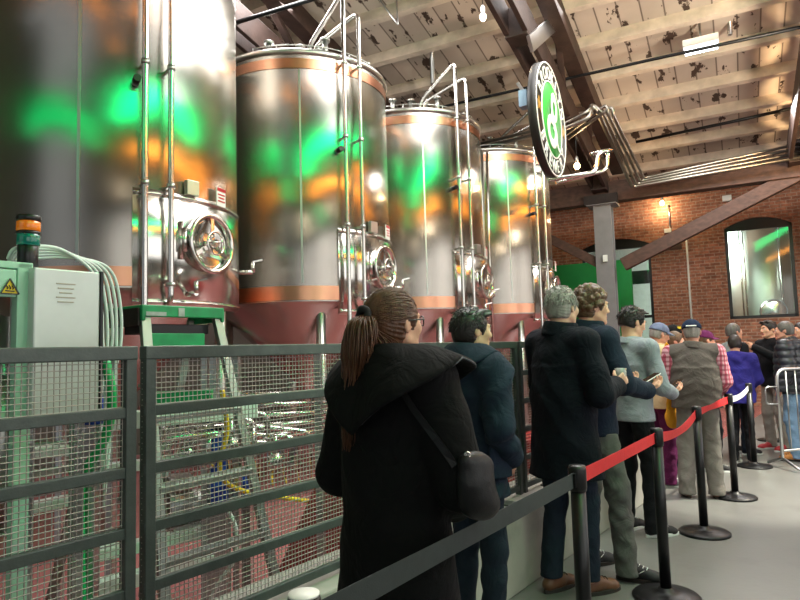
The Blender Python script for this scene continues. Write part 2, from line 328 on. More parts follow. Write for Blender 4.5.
# ---- roof: sloping board ceiling on purlins
ZR, SL = 5.75, .195
def zr(b): return ZR + SL*(14-b)
def ceil_mat():
    m = mat('peeling_whitewashed_boards', '#b5a593', .8, 0, 0); nt = m.node_tree; L = nt.links.new; p = nt.nodes['Principled BSDF']
    tc = nd(nt, 'ShaderNodeTexCoord'); sp = nd(nt, 'ShaderNodeSeparateXYZ'); L(tc.outputs['Object'], sp.inputs[0])
    dv = nd(nt, 'ShaderNodeMath', _operation='MULTIPLY'); dv.inputs[1].default_value = 1/.32; L(sp.outputs[0], dv.inputs[0])
    fr = nd(nt, 'ShaderNodeMath', _operation='FRACT'); L(dv.outputs[0], fr.inputs[0])
    pp = nd(nt, 'ShaderNodeMath', _operation='PINGPONG'); pp.inputs[1].default_value = .5; L(fr.outputs[0], pp.inputs[0])      # 0 at the seam
    sm = nd(nt, 'ShaderNodeMapRange'); sm.inputs[1].default_value = .02; sm.inputs[2].default_value = .05; sm.inputs[3].default_value = 1; sm.inputs[4].default_value = 0; L(pp.outputs[0], sm.inputs[0])
    fl = nd(nt, 'ShaderNodeMath', _operation='FLOOR'); L(dv.outputs[0], fl.inputs[0]); wn = nd(nt, 'ShaderNodeTexWhiteNoise', _noise_dimensions='1D'); L(fl.outputs[0], wn.inputs['W'])
    mp = nd(nt, 'ShaderNodeMapping'); mp.inputs['Scale'].default_value = (3.6, 1.7, 1); L(tc.outputs['Object'], mp.inputs[0])
    n = nd(nt, 'ShaderNodeTexNoise', Scale=1.2, Detail=7.0, Roughness=.62); L(mp.outputs[0], n.inputs['Vector'])
    ad = nd(nt, 'ShaderNodeMath', _operation='MULTIPLY_ADD'); ad.inputs[1].default_value = -.17; L(pp.outputs[0], ad.inputs[0]); L(n.outputs[0], ad.inputs[2])
    pl = nd(nt, 'ShaderNodeMapRange'); pl.inputs[1].default_value = .545; pl.inputs[2].default_value = .565; L(ad.outputs[0], pl.inputs[0])
    n3 = nd(nt, 'ShaderNodeTexNoise', Scale=1.4, Detail=5.0); L(tc.outputs['Object'], n3.inputs['Vector'])
    c0 = nd(nt, 'ShaderNodeMix', _data_type='RGBA'); c0.inputs[6].default_value = (*lin('#b5a79b'), 1); c0.inputs[7].default_value = (*lin('#d6cabd'), 1); L(n3.outputs[0], c0.inputs[0])
    c1 = nd(nt, 'ShaderNodeMix', _data_type='RGBA', _blend_type='MULTIPLY'); c1.inputs[0].default_value = .25; L(c0.outputs[2], c1.inputs[6]); L(wn.outputs[0], c1.inputs[7])
    c2 = nd(nt, 'ShaderNodeMix', _data_type='RGBA'); c2.inputs[7].default_value = (*lin('#3f3028'), 1); L(c1.outputs[2], c2.inputs[6])
    s7 = nd(nt, 'ShaderNodeMath', _operation='MULTIPLY'); s7.inputs[1].default_value = .75; L(sm.outputs[0], s7.inputs[0])
    mxx = nd(nt, 'ShaderNodeMath', _operation='MAXIMUM'); L(s7.outputs[0], mxx.inputs[0]); L(pl.outputs[0], mxx.inputs[1]); L(mxx.outputs[0], c2.inputs[0]); L(c2.outputs[2], p.inputs['Base Color'])
    return m
M['ceiling'] = ceil_mat(); M['purlin'] = mat('whitewashed_purlin', '#c8baab', .8, 0, .2, 4, .3, 20)
rt = math.atan(SL); Rroof = Matrix.Rotation(AW, 4, 'Z') @ Matrix.Rotation(-rt, 4, 'X')
c = MB().box((0, 0, .06), (30, 24, .12)).build('ceiling', 'ceiling'); c['kind'] = 'structure'; c.location = WB(0, 5.2, zr(5.2)); c.rotation_euler = Rroof.to_euler()
for k in range(19):
    b = 15.85-.95*k; MB().box(WB(-3, b, zr(b)-.1), (25, .11, .2), rot=Rroof.to_3x3()).build('purlin', 'purlin', c)
# ---- trusses, column, beam and braces
CB = 14.0; CW = -2.38
def truss(w, name):
    m = MB()
    for s in (-.13, .13): m.bar(WB(w+s, 14.1, 4.93), WB(w+s, -3, 7.86), .07, .4)
    m.bar(WB(w+.32, 14.2, zr(14.2)-.34), WB(w+.32, -3, zr(-3)-.34), .24, .32)
    ch = lambda b_: 4.93+(14.1-b_)*.1713
    for b0, b1 in ((12.6, 11.6), (10.6, 11.6), (10.6, 9.4), (8.2, 9.4), (8.2, 6.8)):
        if b0 > b1: m.bar(WB(w+.05, b0, ch(b0)), WB(w+.25, b1, zr(b1)-.36), .1, .1)
        else: m.bar(WB(w+.05, b0, ch(b0)), WB(w+.25, b1, zr(b1)-.36), .08, .08)
    for b_ in (13.7, 10.6, 8.2): m.box(WB(w, b_, ch(b_)), (.32, .34, .42), AW)
    struct(m, name, 'rafter', bevel=.008)
truss(CW, 'beam_truss'); truss(CW-3.62, 'beam_truss_far'); truss(CW+3.62, 'beam_truss_right')
def on_w(px, py, w):
    d_ = at(px, py, 1)-Vector((0, 0, EYE)); k_ = w/(.882*d_.x-.471*d_.y); q_ = d_*k_; return WB(w, .471*q_.x+.882*q_.y, EYE+q_.z)
struct(MB().bar(on_w(530, 44, CW+.16), on_w(561, 17, CW+.3), .05, .22), 'beam_strut', 'galv')  # paler steel than the truss stands in for light falling on this gusset
ztop = 4.57
cb = MB(); cw = .37
for s in (-1, 1): cb.box(WB(CW, CB+s*.15, ztop/2), (cw, .03, ztop), AW)
cb.box(WB(CW, CB, ztop/2), (.22, .28, ztop), AW); cb.box(WB(CW, CB, ztop-.03), (.62, .5, .06), AW); cb.box(WB(CW, CB, .02), (.6, .5, .04), AW)
co = struct(cb, 'column', 'column', bevel=.006); MB().box(WB(CW+.02, CB-.19, on_wall(610, 259, CB)[1]), (.09, .04, .14), AW).build('switch_box', 'whiteplastic', co)
MB().box(WB(CW, CB-.2, ztop+.06), (.7, .12, .2), AW).build('capital', 'dark', co)
zb = ztop+.005; struct(MB().bar(WB(-9.5, CB, zb+.22), WB(5.4, CB, zb+.22), .3, .44), 'beam', 'timber', bevel=.01)
w1, z1 = on_wall(628, 262, CB); w2, z2 = on_wall(803, 172, CB); struct(MB().bar(WB(w1-.1, CB, z1-.05), WB(w2, CB, z2), .2, .27), 'beam_brace', 'timber', bevel=.01)
w1, z1 = on_wall(597, 264, CB); w2, z2 = on_wall(540, 234, CB); struct(MB().bar(WB(w1+.1, CB, z1-.03), WB(w2, CB, z2), .2, .2), 'beam_brace_left', 'timber', bevel=.01)
# green painted partition behind the column, with black base
M['greenwall'] = mat('green_partition_paint', '#0e8a3c', .6, 0, .05)
a, _ = on_wall(535, 262, 15.6); za = on_wall(600, 262, 15.6)[1]; b_, _ = on_wall(631, 262, 15.6)
gp = struct(MB().box(WB((a+b_)/2, 15.6, (za+1.15)/2), (b_-a, .12, za-1.15), AW), 'wall_partition', 'greenwall'); MB().box(WB((a+b_)/2, 15.6, .58), (b_-a, .14, 1.16), AW).build('plinth', 'black', gp)
a, za = on_wall(653, 249); b_, _ = on_wall(682, 249); struct(MB().box(WB((a+b_)/2, BW-.05, za), (b_-a, .1, .14), AW), 'trim_1', 'timber')
# ================================================================== FERMENTATION TANKS
TR, TZ0, TZ1 = 1.085, 2.06, 4.86
def pol(az, r, z): a = R(az); return Vector((r*math.sin(a), r*math.cos(a), z))
def make_tank(label, TZ1=TZ1, dz=.1):
    t = thing('steel_tank', label, 'tank', (0, 0, 0), 0, 'row of tall steel tanks with copper bands')
    n = 96
    MB().lathe([(TR, TZ0), (TR, TZ1)], n=n).build('shell', 'tank', t)
    MB().lathe([(TR+.014, TZ0+.015), (TR+.014, TZ0+.17)], n=n).build('copper_band', 'copper', t)
    MB().lathe([(TR+.008, TZ1-.195), (TR+.008, TZ1-.08)], n=n).build('copper_band', 'copper', t)
    r_ = MB().lathe([(TR-.02, TZ1+.03), (TR+.02, TZ1+.03), (TR+.03, TZ1), (TR+.02, TZ1-.03), (TR, TZ1-.03)], n=n); r_.lathe([(TR, TZ1+.02), (.8, TZ1+.12), (.4, TZ1+.2), (.15, TZ1+.22), (0.001, TZ1+.22)], n=n)
    top = r_.build('domed_top', 'steel_rough', t)
    v = MB()
    for az, r0, h in ((170, .15, .42), (120, .3, .36), (200, .75, .2), (150, .8, .22), (95, .85, .2)):
        p = pol(az, r0, TZ1+.08); v.cyl(p, p+Vector((0, 0, h)), .035, 12); v.cyl(p+Vector((0, 0, h)), p+Vector((0, 0, h+.03)), .06, 12)
    for az in range(90, 215, 16):
        p = pol(az, TR-.05, TZ1); v.cyl(p, p+Vector((0, 0, .1)), .008, 6)
    v.tube([pol(az, TR-.05, TZ1+.1) for az in range(90, 203, 4)], .006, 6)
    v.build('vent_fittings', 'steel_rough', top)
    MB().lathe([(TR-.01, TZ0+.01), (TR-.03, TZ0-.04), (.28, 1.3), (.12, 1.14), (.12, 1.05), (.06, 1.04), (.06, .8)], n=64).build('cone', 'cone', t)
    MB().box(pol(172, TR+.002, (TZ0+TZ1)/2), (.022, .006, TZ1-TZ0-.4), -R(172)).build('weld_seam', 'steel_rough', t)
    for az in (70, 160, 250, 340):
        l = MB().tube([pol(az, .92, 0), pol(az, .92, TZ0-.02)], .055, 16); l.cyl(pol(az, .92, 0), pol(az, .92, .03), .11, 16); l.build('leg', 'steel_rough', t)
    # manway in its raised flat plate
    az = 117; c = pol(az, TR, 2.47); nrm = pol(az, 1, 0); sd = Vector((nrm.y, -nrm.x, 0)); upv = Vector((0, 0, 1))   # sd: towards viewer's left
    pl = MB(); k = 28
    def arcpts(rad, z): return [pol(az+a, rad, z) for a in np.linspace(-34, 34, k)]
    for ra, z0, z1 in ((TR+.022, 1.93, 2.86),):
        lo, hi = arcpts(ra, z0), arcpts(ra, z1); lo2, hi2 = arcpts(TR-.03, z0-.02), arcpts(TR-.03, z1+.04); b = [lo2, lo, hi, hi2]
        pl.add([p for row in b for p in row], [(i*k+j, i*k+j+1, (i+1)*k+j+1, (i+1)*k+j) for i in range(3) for j in range(k-1)], True)
        for e in (0, k-1): pl.add([row[e] for row in b], [(0, 1, 2, 3)])
    for z in (1.95, 2.84): pl.tube(arcpts(TR+.022, z), .014, 8)
    pl.build('manway_plate', 'steel', t)
    rm = Matrix((sd, upv, nrm)).transposed()
    mw = MB().lathe([(.24, -.08), (.24, .08), (.265, .08), (.265, .105), (.225, .105), (.225, .03)], c, 40, rm).build('manway_ring', 'steel', t)
    d_ = MB().lathe([(.222, .03), (.222, .05), (.19, .045), (.1, .02), (.001, .01)], c, 40, rm).build('manway_door', 'steel', t)
    sp = MB()
    for a in (90, 210, 330): sp.bar(c+nrm*.09, c+nrm*.08+(sd*math.cos(R(a))+upv*math.sin(R(a)))*.25, .035, .02, nrm)
    sp.cyl(c+nrm*.03, c+nrm*.14, .035, 14); sp.tube([c+nrm*.13+(sd*math.cos(a)+upv*math.sin(a))*.1 for a in np.linspace(0, 2*math.pi, 25)[:-1]], .01, 8, closed=True)
    for a in (0, 120, 240): sp.cyl(c+nrm*.2, c+nrm*.13+(sd*math.cos(R(a))+upv*math.sin(R(a)))*.1, .008, 8)
    sp.cyl(c+sd*.27+upv*-.16, c+sd*.27+upv*.16+nrm*.0, .02, 10); sp.cyl(c+sd*.27+nrm*.04-upv*.1, c+sd*.27+nrm*.04+upv*.1, .025, 10)
    sp.build('clamp_spider', 'steel', d_)
    # small signs above the manway, sample valves below
    q = pol(az-8, TR+.05, 2.92); MB().box(q, (.13, .012, .17), -R(az-8)).build('notice_plate', 'whitepaint', t, bevel=.002)
    w = MB().box(q+pol(az-8, .008, .065), (.122, .006, .03), -R(az-8)); [w.box(q+pol(az-8, .008, .02-.03*i), (.1-.02*(i % 2), .004, .012), -R(az-8)) for i in range(3)]; w.build('notice_print', 'red', t)
    MB().box(pol(az+9, TR+.04, 2.93), (.12, .05, .13), -R(az+9)).build('gauge_box', 'steel_rough', t, bevel=.005)
    for zz, aa in ((2.3, 84), (2.02, 128)):
        p = pol(aa, TR+.03, zz); e = pol(aa, TR+.16, zz); s_ = MB().cyl(p, e, .022, 12); s_.cyl(e, e+Vector((0, 0, .1)), .02, 12); s_.bar(e+Vector((0, 0, .1)), e+Vector((.09, .02, .12)), .025, .015); s_.build('sample_valve', 'steel', t)
    p = pol(150, TR+.02, 3.75); MB().cyl(p-pol(150, .06, 0), p+pol(150, .1, 0), .03, 14).build('thermowell', 'black', t)
    # the two tall pipes with goose-necks over the top
    for azp, zt, zb_, rr in ((147, TZ1+.62+dz, 1.15, .026), (137, TZ1+.45+dz, 1.95, .024)):
        pts = [pol(azp, TR+.1, zb_)+pol(azp, -.12, -.05), pol(azp, TR+.1, zb_), pol(azp, TR+.1, zt), pol(azp+8, .42, TZ1+.42), pol(azp+10, .3, TZ1+.15)]
        pipe = MB().tube(fillet(pts, .11), rr, 14).build('riser_pipe', 'steel', t)
        for z in (2.9, 3.9, 4.75): MB().bar(pol(azp, TR-.01, z), pol(azp, TR+.1, z), .02, .025).cyl(pol(azp, TR+.1, z-.02), pol(azp, TR+.1, z+.02), rr+.008, 14).build('pipe_bracket', 'steel_rough', pipe)
        MB().cyl(pol(azp, TR+.1, zb_+.12), pol(azp, TR+.1, zb_+.15), rr+.016, 14).build('pipe_collar', 'steel_rough', pipe)
    return t
T0 = make_tank('nearest steel tank, big as the left third of the hall, behind the mint cabinet', 5.45)
spots = [(-2.66, 5.9), (-1.2, 7.8), (.23, 9.6), (1.72, 11.45)]
T0.location = (*spots[0], 0); T1 = make_tank('steel tank second in the row, standing behind the ponytailed woman'); T1.location = (*spots[1], 0)
tl = ['steel tank third in the row, rising behind the man in the navy parka', 'farthest steel tank in the row, beside the round hanging sign']
for (x, y), l in zip(spots[2:], tl): dup(T1, (x, y, 0), 0, l)
# ================================================================== MESH FENCE
def fence_panel(t0, t1, label):
    r = thing('mesh_fence', label, 'fence', FN(t0, 0, .53), 0, 'dark fence panels along the concrete kerb')
    zs = [1.517, 1.325, 1.135, .945, .755, .575]
    MB().bar(FN(t0, 0, zs[0]), FN(t1, 0, zs[0]), .045, .045).build('top_rail', 'fence', r, bevel=.004)
    for z in zs[1:]: MB().bar(FN(t0, 0, z), FN(t1, 0, z), .03, .035).build('rail', 'fence', r, bevel=.003)
    for t in (t0+.02, t1-.02): MB().bar(FN(t, 0, .53), FN(t, 0, zs[0]-.02), .04, .036, (.605, .797, 0)).build('post', 'fence', r, bevel=.003)
    w = MB(); p = .0178; nv = int((t1-t0)/p); o = -.004
    for i in range(1, nv): w.tube([FN(t0+i*p, o+(.0012 if i % 2 else -.0012), .56), FN(t0+i*p, o-(.0012 if i % 2 else -.0012), 1.51)], .0019, 4, False)
    for j in range(1, int(.95/p)): w.tube([FN(t0, o+.002*(j % 2), .56+j*p), FN(t1, o+.002*(j % 2), .56+j*p)], .0019, 4, False)
    w.build('wire_mesh', 'wire', r)
    for t in (t0+.3, t1-.3): MB().box(FN(t, .05, .535), (.08, .1, .012), AF).build('foot_bracket', 'fence', r)
fence_panel(-4.7, -2.846, 'dark steel mesh fence panel in front of the mint cabinet')
fence_panel(-2.818, -.12, 'long dark steel mesh fence panel between the green ladder and the navy parka')
fence_panel(-.09, 2.4, 'dark mesh fence panel behind the grey-haired man in the long navy coat')
# ================================================================== EQUIPMENT BEHIND THE FENCE
# mint cabinet frame, steel control box, stack light
def P(px, py, y): return at(px, py, y)
def Po(px, py, o):                          # the pixel's ray on the plane o = const (parallel to the fence)
    d_ = at(px, py, 1)-Vector((0, 0, EYE)); k_ = (o+.84*.797-4.34*.605)/(d_.x*.797-d_.y*.605); return Vector((0, 0, EYE))+d_*k_
def tz(v): return (v.x-.84)*.605+(v.y-4.34)*.797
UF, UN = Vector((.605, .797, 0)), Vector((.797, -.605, 0))
def fb(mb, t0, t1, o0, o1, z0, z1): return mb.box(FN((t0+t1)/2, (o0+o1)/2, (z0+z1)/2), (abs(o1-o0), abs(t1-t0), z1-z0), AF)
ta, tb_ = -3.5, tz(Po(34, 290, -.5)); zt_, zb_ = Po(20, 262, -.5).z, Po(12, 297, -.5).z
fr = thing('machine_frame', 'mint green machine frame with a yellow warning triangle', 'machine', FN((ta+tb_)/2, -.6, 0))
m = MB(); fb(m, tb_-.052, tb_, -.55, -.5, 0, zt_); fb(m, ta, ta+.05, -.55, -.5, 0, zt_); fb(m, tb_-.052, tb_, -1.05, -1.0, 0, zt_); fb(m, ta, tb_, -.55, -.5, zt_-.025, zt_-.002); fb(m, ta, tb_, -1.05, -.5, zt_-.006, zt_); fb(m, tb_-.05, tb_, -1.05, -.5, zt_-.05, zt_)
m.build('frame', 'mint', fr, bevel=.004)
pn = fb(MB(), ta+.05, tb_-.056, -.52, -.497, zb_, zt_-.03).build('front_panel', 'mint', fr, bevel=.004)
c = Po(10, 287, -.49); g2 = lambda x, z, e=0: c+UF*x+Vector((0, 0, z))+UN*e
tr = MB().prism([(-.03, -.024), (.03, -.024), (0, .03)], UF, (0, 0, 1), UN, c-UN*.006, .004); tr.build('warning_triangle', 'yellow', pn)
tb = MB()
for p_, q_ in (((-.03, -.024), (.03, -.024)), ((.03, -.024), (0, .03)), ((0, .03), (-.03, -.024))): tb.bar(g2(*p_), g2(*q_), .0045, .003, UN)
for k in range(3): tb.tube([g2(-.009+.009*k+.003*math.sin(i*1.6), -.008+.005*i) for i in range(4)], .0018, 6)
tb.bar(g2(-.015, -.014), g2(.015, -.014), .004, .003, UN); tb.build('triangle_print', 'black', pn)
fb(MB(), ta+.06, tb_-.06, -1.0, -.98, .5, 1.75).build('inner_plate', 'dark', fr)
q = Po(5, 330, -.7); MB().cyl((q.x, q.y, .9), (q.x, q.y, Po(5, 317, -.7).z), .03, 18).cyl((q.x, q.y, .9), (q.x, q.y, 1.45), .06, 18).build('canister', 'steel_rough', fr)
t0, t1 = tz(Po(35, 300, -.45)), tz(Po(101, 300, -.45)); z0, z1 = Po(60, 415, -.45).z, Po(66, 269.5, -.45).z
M['boxgrey'] = mat('brushed_box', '#c9cfcb', .35, .3, .05)
bx = thing('control_box', 'brushed steel control box beside the mint frame, hoses looped over it', 'control box', FN((t0+t1)/2, -.55, z0))
fb(MB(), t0, t1, -.66, -.45, z0, z1).build('housing', 'boxgrey', bx, bevel=.006)
fb(MB(), t1, t1+.012, -.66, -.445, z0-.004, z1+.004).build('side_seal', 'black', bx, bevel=.003)
nt_ = MB(); cp = Po(66, 292, -.449)
for i in range(5): w_ = .035-.006*(i % 3); nt_.bar(cp+UF*-w_+Vector((0, 0, .03-.017*i)), cp+UF*w_+Vector((0, 0, .03-.017*i)), .002, .004)
M['faint'] = mat('faint_print', '#a9a28e', .5, 0, 0); nt_.build('faint_label', 'faint', bx)
for tt in (t0+.03, t1-.03): fb(MB(), tt-.02, tt+.02, -.58, -.54, 0, z0).build('stand_leg', 'galv', bx)
cs = Po(28, 250, -.62); sl = thing('stack_light', 'orange and teal signal lamp on top of the mint frame', 'signal lamp', (cs.x, cs.y, zt_)); zz = lambda py: Po(28, py, -.62).z
for nm, a_, b_, mt, r_ in (('base', 262, 245, 'black', .036), ('lens', 246, 234, 'greenlens', .041), ('collar', 235, 231.5, 'black', .043), ('lens', 231.5, 221.5, 'orangelens', .042), ('cap', 221.5, 215.5, 'black', .043)):
    z_a, z_b = (zt_ if nm == 'base' else zz(a_)), zz(b_); MB().lathe([(.001, z_a), (r_-.003, z_a), (r_, z_a+.003), (r_, z_b-.004), (r_-.005, z_b), (.001, z_b)], (cs.x, cs.y, 0), 28).build(nm, mt, sl)
for i in range(5):
    o = -.68-.03*i; pts = [Po(8+i, 259+i*2, o), Po(14+i, 249+i*3.4, o+.02), Po(32, 246+i*3.2, o+.02), Po(62+3*i, 250+2*i, o), Po(92+4*i, 272-i, o-.02), Po(101+4.6*i, 306-2*i, o-.02), Po(103+4.4*i, 345, o-.02), Po(110+1.2*i-(i % 3)*6, 400, o-.02), Po(104, 470+10*i, o-.04)]
    put(MB().tube(spline(pts, 10), .0072, 10).build('hose', 'hose'), 'pale green hoses looped over the steel control box', 'hose', 'hoses over the control box')
# step ladder with green top
ld = thing('step_ladder', 'aluminium step ladder with a scuffed green top behind the fence', 'ladder', FN(-2.05, -1.1, 0))
tl0, tl1 = tz(Po(143, 306, -.9)), tz(Po(225, 308, -.9)); zc = Po(185, 307, -.9).z
m = MB(); fb(m, tl0, tl1, -.92, -.9, zc-.055, zc); fb(m, tl0, tl1, -1.22, -.9, zc-.02, zc+.004); fb(m, tl0, tl0+.02, -1.22, -.9, zc-.075, zc); fb(m, tl1-.02, tl1, -1.22, -.9, zc-.075, zc); m.build('top_cap', 'green', ld, bevel=.006)
M['scuff'] = mat('bare_scuff', '#9aa39d', .5, .3, .2, 30); sc_ = MB(); fb(sc_, tl0+.2, tl0+.235, -.9, -.898, zc-.05, zc-.006); fb(sc_, tl0+.02, tl0+.13, -.9, -.898, zc-.05, zc-.03); sc_.build('scuffs', 'scuff', ld)
fb(MB(), tl0-.012, tl0, -1.2, -.92, zc-.1, zc-.01).build('hinge_plate', 'dark', ld, bevel=.002)
for sx, tt in ((-1, tl0+.03), (1, tl1-.03)):
    MB().bar(FN(tt, -.93, zc-.05), FN(tt+sx*.12, -.5, .02), .03, .05, UF).build('front_rail', 'alu', ld, bevel=.003)
    MB().bar(FN(tt, -1.16, zc-.05), FN(tt+sx*.08, -1.8, .02), .025, .05, UF).build('rear_rail', 'alu', ld, bevel=.003)
for i, fz in enumerate((.80, .62, .44, .26, .1)):
    z = zc*fz+.12; q = (zc-z)/zc; fb(MB(), tl0+.03-.11*q, tl1-.03+.11*q, -.98+.42*q, -.9+.42*q, z-.015, z+.015).build('step', 'alu', ld, bevel=.003)
zq = Po(185, 340, -.9).z; fb(MB(), tl0+.035, tl1-.12, -.93, -.91, zq-.035, zq+.035).build('tool_tray', 'green', ld, bevel=.004); zq = Po(185, 330, -.95).z
fb(MB(), tl0+.04, tl1-.06, -1.14, -.96, zq-.02, zq+.03).build('tray_shelf', 'black', ld, bevel=.004)
# keg washing skid of white channels, valves and pump
sk = thing('keg_washer', 'white and steel keg washing rig with pipe manifolds, behind the fence', 'machine', FN(-1.9, -1.1, 0))
def Q(px, py, t0=0): return at(px, py, 3.45+t0)
for (pa, pb, h) in ((Q(95, 423, -.2), Q(255, 409, .3), .09), (Q(95, 470, -.1), Q(252, 452, .3), .05), (Q(90, 556), Q(215, 529, .4), .06), (Q(80, 592, -.2), Q(215, 558, .2), .07), (Q(-30, 455, -.3), Q(80, 450, -.3), .05), (Q(-30, 520, -.3), Q(70, 500, -.1), .05)): MB().bar(pa, pb, .1, h).build('channel', 'whiteplastic', sk, bevel=.006)
pm = MB()
for i in range(7): pm.tube(fillet([Q(150+8*i, 470-4*(i % 3), .1*i), Q(156+10*i, 440-9*(i % 4), .1*i), Q(225+14*i, 432-9*(i % 4)+3*i, .1*i+.2), Q(230+14*i, 470+5*i, .1*i+.2)], .05), .018, 10)
for i in range(6):
    c = Q(165+22*i, 445+8*(i % 3), .15); pm.sphere(c, .05, 12); pm.cyl(c, c+Vector((0, 0, .14)), .02, 10); pm.cyl(c+Vector((-.07, 0, .14)), c+Vector((.07, 0, .14)), .012, 8)
for i in range(5): pm.tube([Q(225, 395+11*i, .6), Q(345, 393+9*i, 1.0)], .016, 8)
pm.tube(fillet([Q(163, 400), Q(163, 440), Q(140, 445)], .05), .02, 10)
pm.build('pipe_manifold', 'steel', sk)
for px in (62, 112, 205, 214, 236, 318): MB().bar(Vector((*Q(px, 400, .3)[:2], 0)), Q(px, 352, .3), .05, .04, (1, 0, 0)).build('upright', 'galv', sk, bevel=.003)
pu = MB(); c = Q(168, 508, .35); pu.cyl(c, c+Vector((.3, .2, 0)), .09, 20); pu.cyl(c+Vector((.3, .2, 0)), c+Vector((.36, .24, 0)), .12, 20); pu.box(c+Vector((.15, .1, -.12)), (.35, .2, .05), .6); pu.build('pump', 'steel_rough', sk)
for i, (px, py) in enumerate(((40, 420), (45, 445), (50, 470), (30, 490), (60, 400), (180, 480), (190, 500), (70, 435))): MB().box(Q(px, py, .2+.05*i), (.22, .14, .05), .4*i).build('tray', 'steel_rough', sk, bevel=.005)
pg = MB(); pg.box(Q(85, 430, -.5), (.03, .03, .5)); pg.box(Q(82, 415, -.5), (.09, .05, .06)); pg.box(Q(178, 398, -.2), (.34, .1, .07), .2); pg.build('green_guard', 'green', sk)
# hoses, drums and the red trestle
put(MB().tube(spline([Q(222, 390), Q(227, 430), Q(220, 470), Q(240, 490, .3), Q(300, 500, .6), Q(330, 503, .9)], 8), .014, 8).build('hose', 'yellow'), 'yellow hose trailing from the rig to the floor', 'hose')
M['greenhose'] = mat('bright_green_hose', '#17b060', .4, 0, .08)
put(MB().tube(spline([P(106, 362, 2.6), P(112, 400, 2.6), P(104, 440, 2.65), P(82, 480, 2.7), P(80, 540, 2.7), P(82, 640, 2.7)], 8), .02, 10).build('hose', 'greenhose'), 'thick green hose hanging below the steel control box', 'hose')
put(MB().tube(spline([Q(228, 510), Q(236, 530), Q(234, 560), Q(215, 590), Q(196, 640)], 8), .012, 8).build('hose', 'whiteplastic'), 'thin white hose curling down to the red floor', 'hose')
for j, (px, py, dy, hh, lab) in enumerate(((219, 468, .2, .42, 'blue drum standing under the keg washing rig'), (243, 470, .5, .36, 'narrower blue drum beside the yellow hose'))):
    p = Q(px, py, dy); rr = (.052, .045)[j]; t = thing('drum', lab, 'drum', (p.x, p.y, 0)); z = p.z-hh/2
    MB().lathe([(.001, z), (rr, z), (rr, z+.1), (rr+.006, z+.11), (rr, z+.12), (rr, z+.3), (rr+.006, z+.31), (rr, z+.32), (rr, z+hh-.03), (rr-.03, z+hh), (.001, z+hh)], (p.x, p.y, 0), 20).build('body', 'blue', t); MB().cyl((p.x, p.y, z+hh), (p.x, p.y, z+hh+.03), .02, 12).build('cap', 'black', t); MB().box((p.x, p.y, z/2), (.1, .1, z)).build('stand', 'galv', t)
p = P(42, 388, 2.75); t = thing('drum', 'blue bottle hanging behind the control box', 'drum', (P(92, 400, 2.75).x, 2.75, 0)); q = P(92, 424, 2.75)
MB().lathe([(.001, 0), (.045, 0), (.045, .11), (.02, .16), (.02, .18), (.001, .18)], q, 18).build('body', 'blue', t); MB().cyl(q+Vector((0, 0, .17)), q+Vector((0, 0, .2)), .022, 12).build('cap', 'blue', t); MB().box((q.x, q.y, q.z/2), (.05, .05, q.z)).build('stand', 'galv', t)
tz = thing('steel_trestle', 'dark red trestle leaning on the red floor below the second tank', 'trestle', (at(300, 560, 4.2).x, 4.2, 0))
for px0, px1 in ((337, 283), (362, 312)):
    a = at(px0, 466, 4.15); a2 = at(px1, 592, 3.75); MB().bar(a, a2, .15, .05, (0, -1, .3)).build('leg', 'darkred', tz, bevel=.006)
MB().bar(at(333, 474, 4.16), at(366, 470, 4.16), .05, .07).build('crossbar', 'darkred', tz, bevel=.004)
for j in range(3):
    c = at(522, 436+18*j, 5.9); t = thing('plastic_pallet', 'red plastic pallet in the stack behind the fence, %s' % ('topmost', 'middle one', 'lowest')[j], 'pallet', (c.x, c.y, c.z-.05), AF, 'red plastic pallets')
    dk = MB(); [dk.box((x, 0, .055), (.06, .7, .02)) for x in np.linspace(-.4, .4, 9)]; dk.box((0, .3, .02), (.9, .08, .05)); dk.box((0, -.3, .02), (.9, .08, .05)); dk.box((0, 0, .02), (.9, .08, .05)); dk.build('deck', 'red').parent = t
c = at(522, 472, 5.9); put(MB().box((c.x, c.y, (c.z-.06)/2), (.9, .7, c.z-.06), AF).build('plinth', 'galv'), 'low galvanised platform under the red pallets', 'platform')
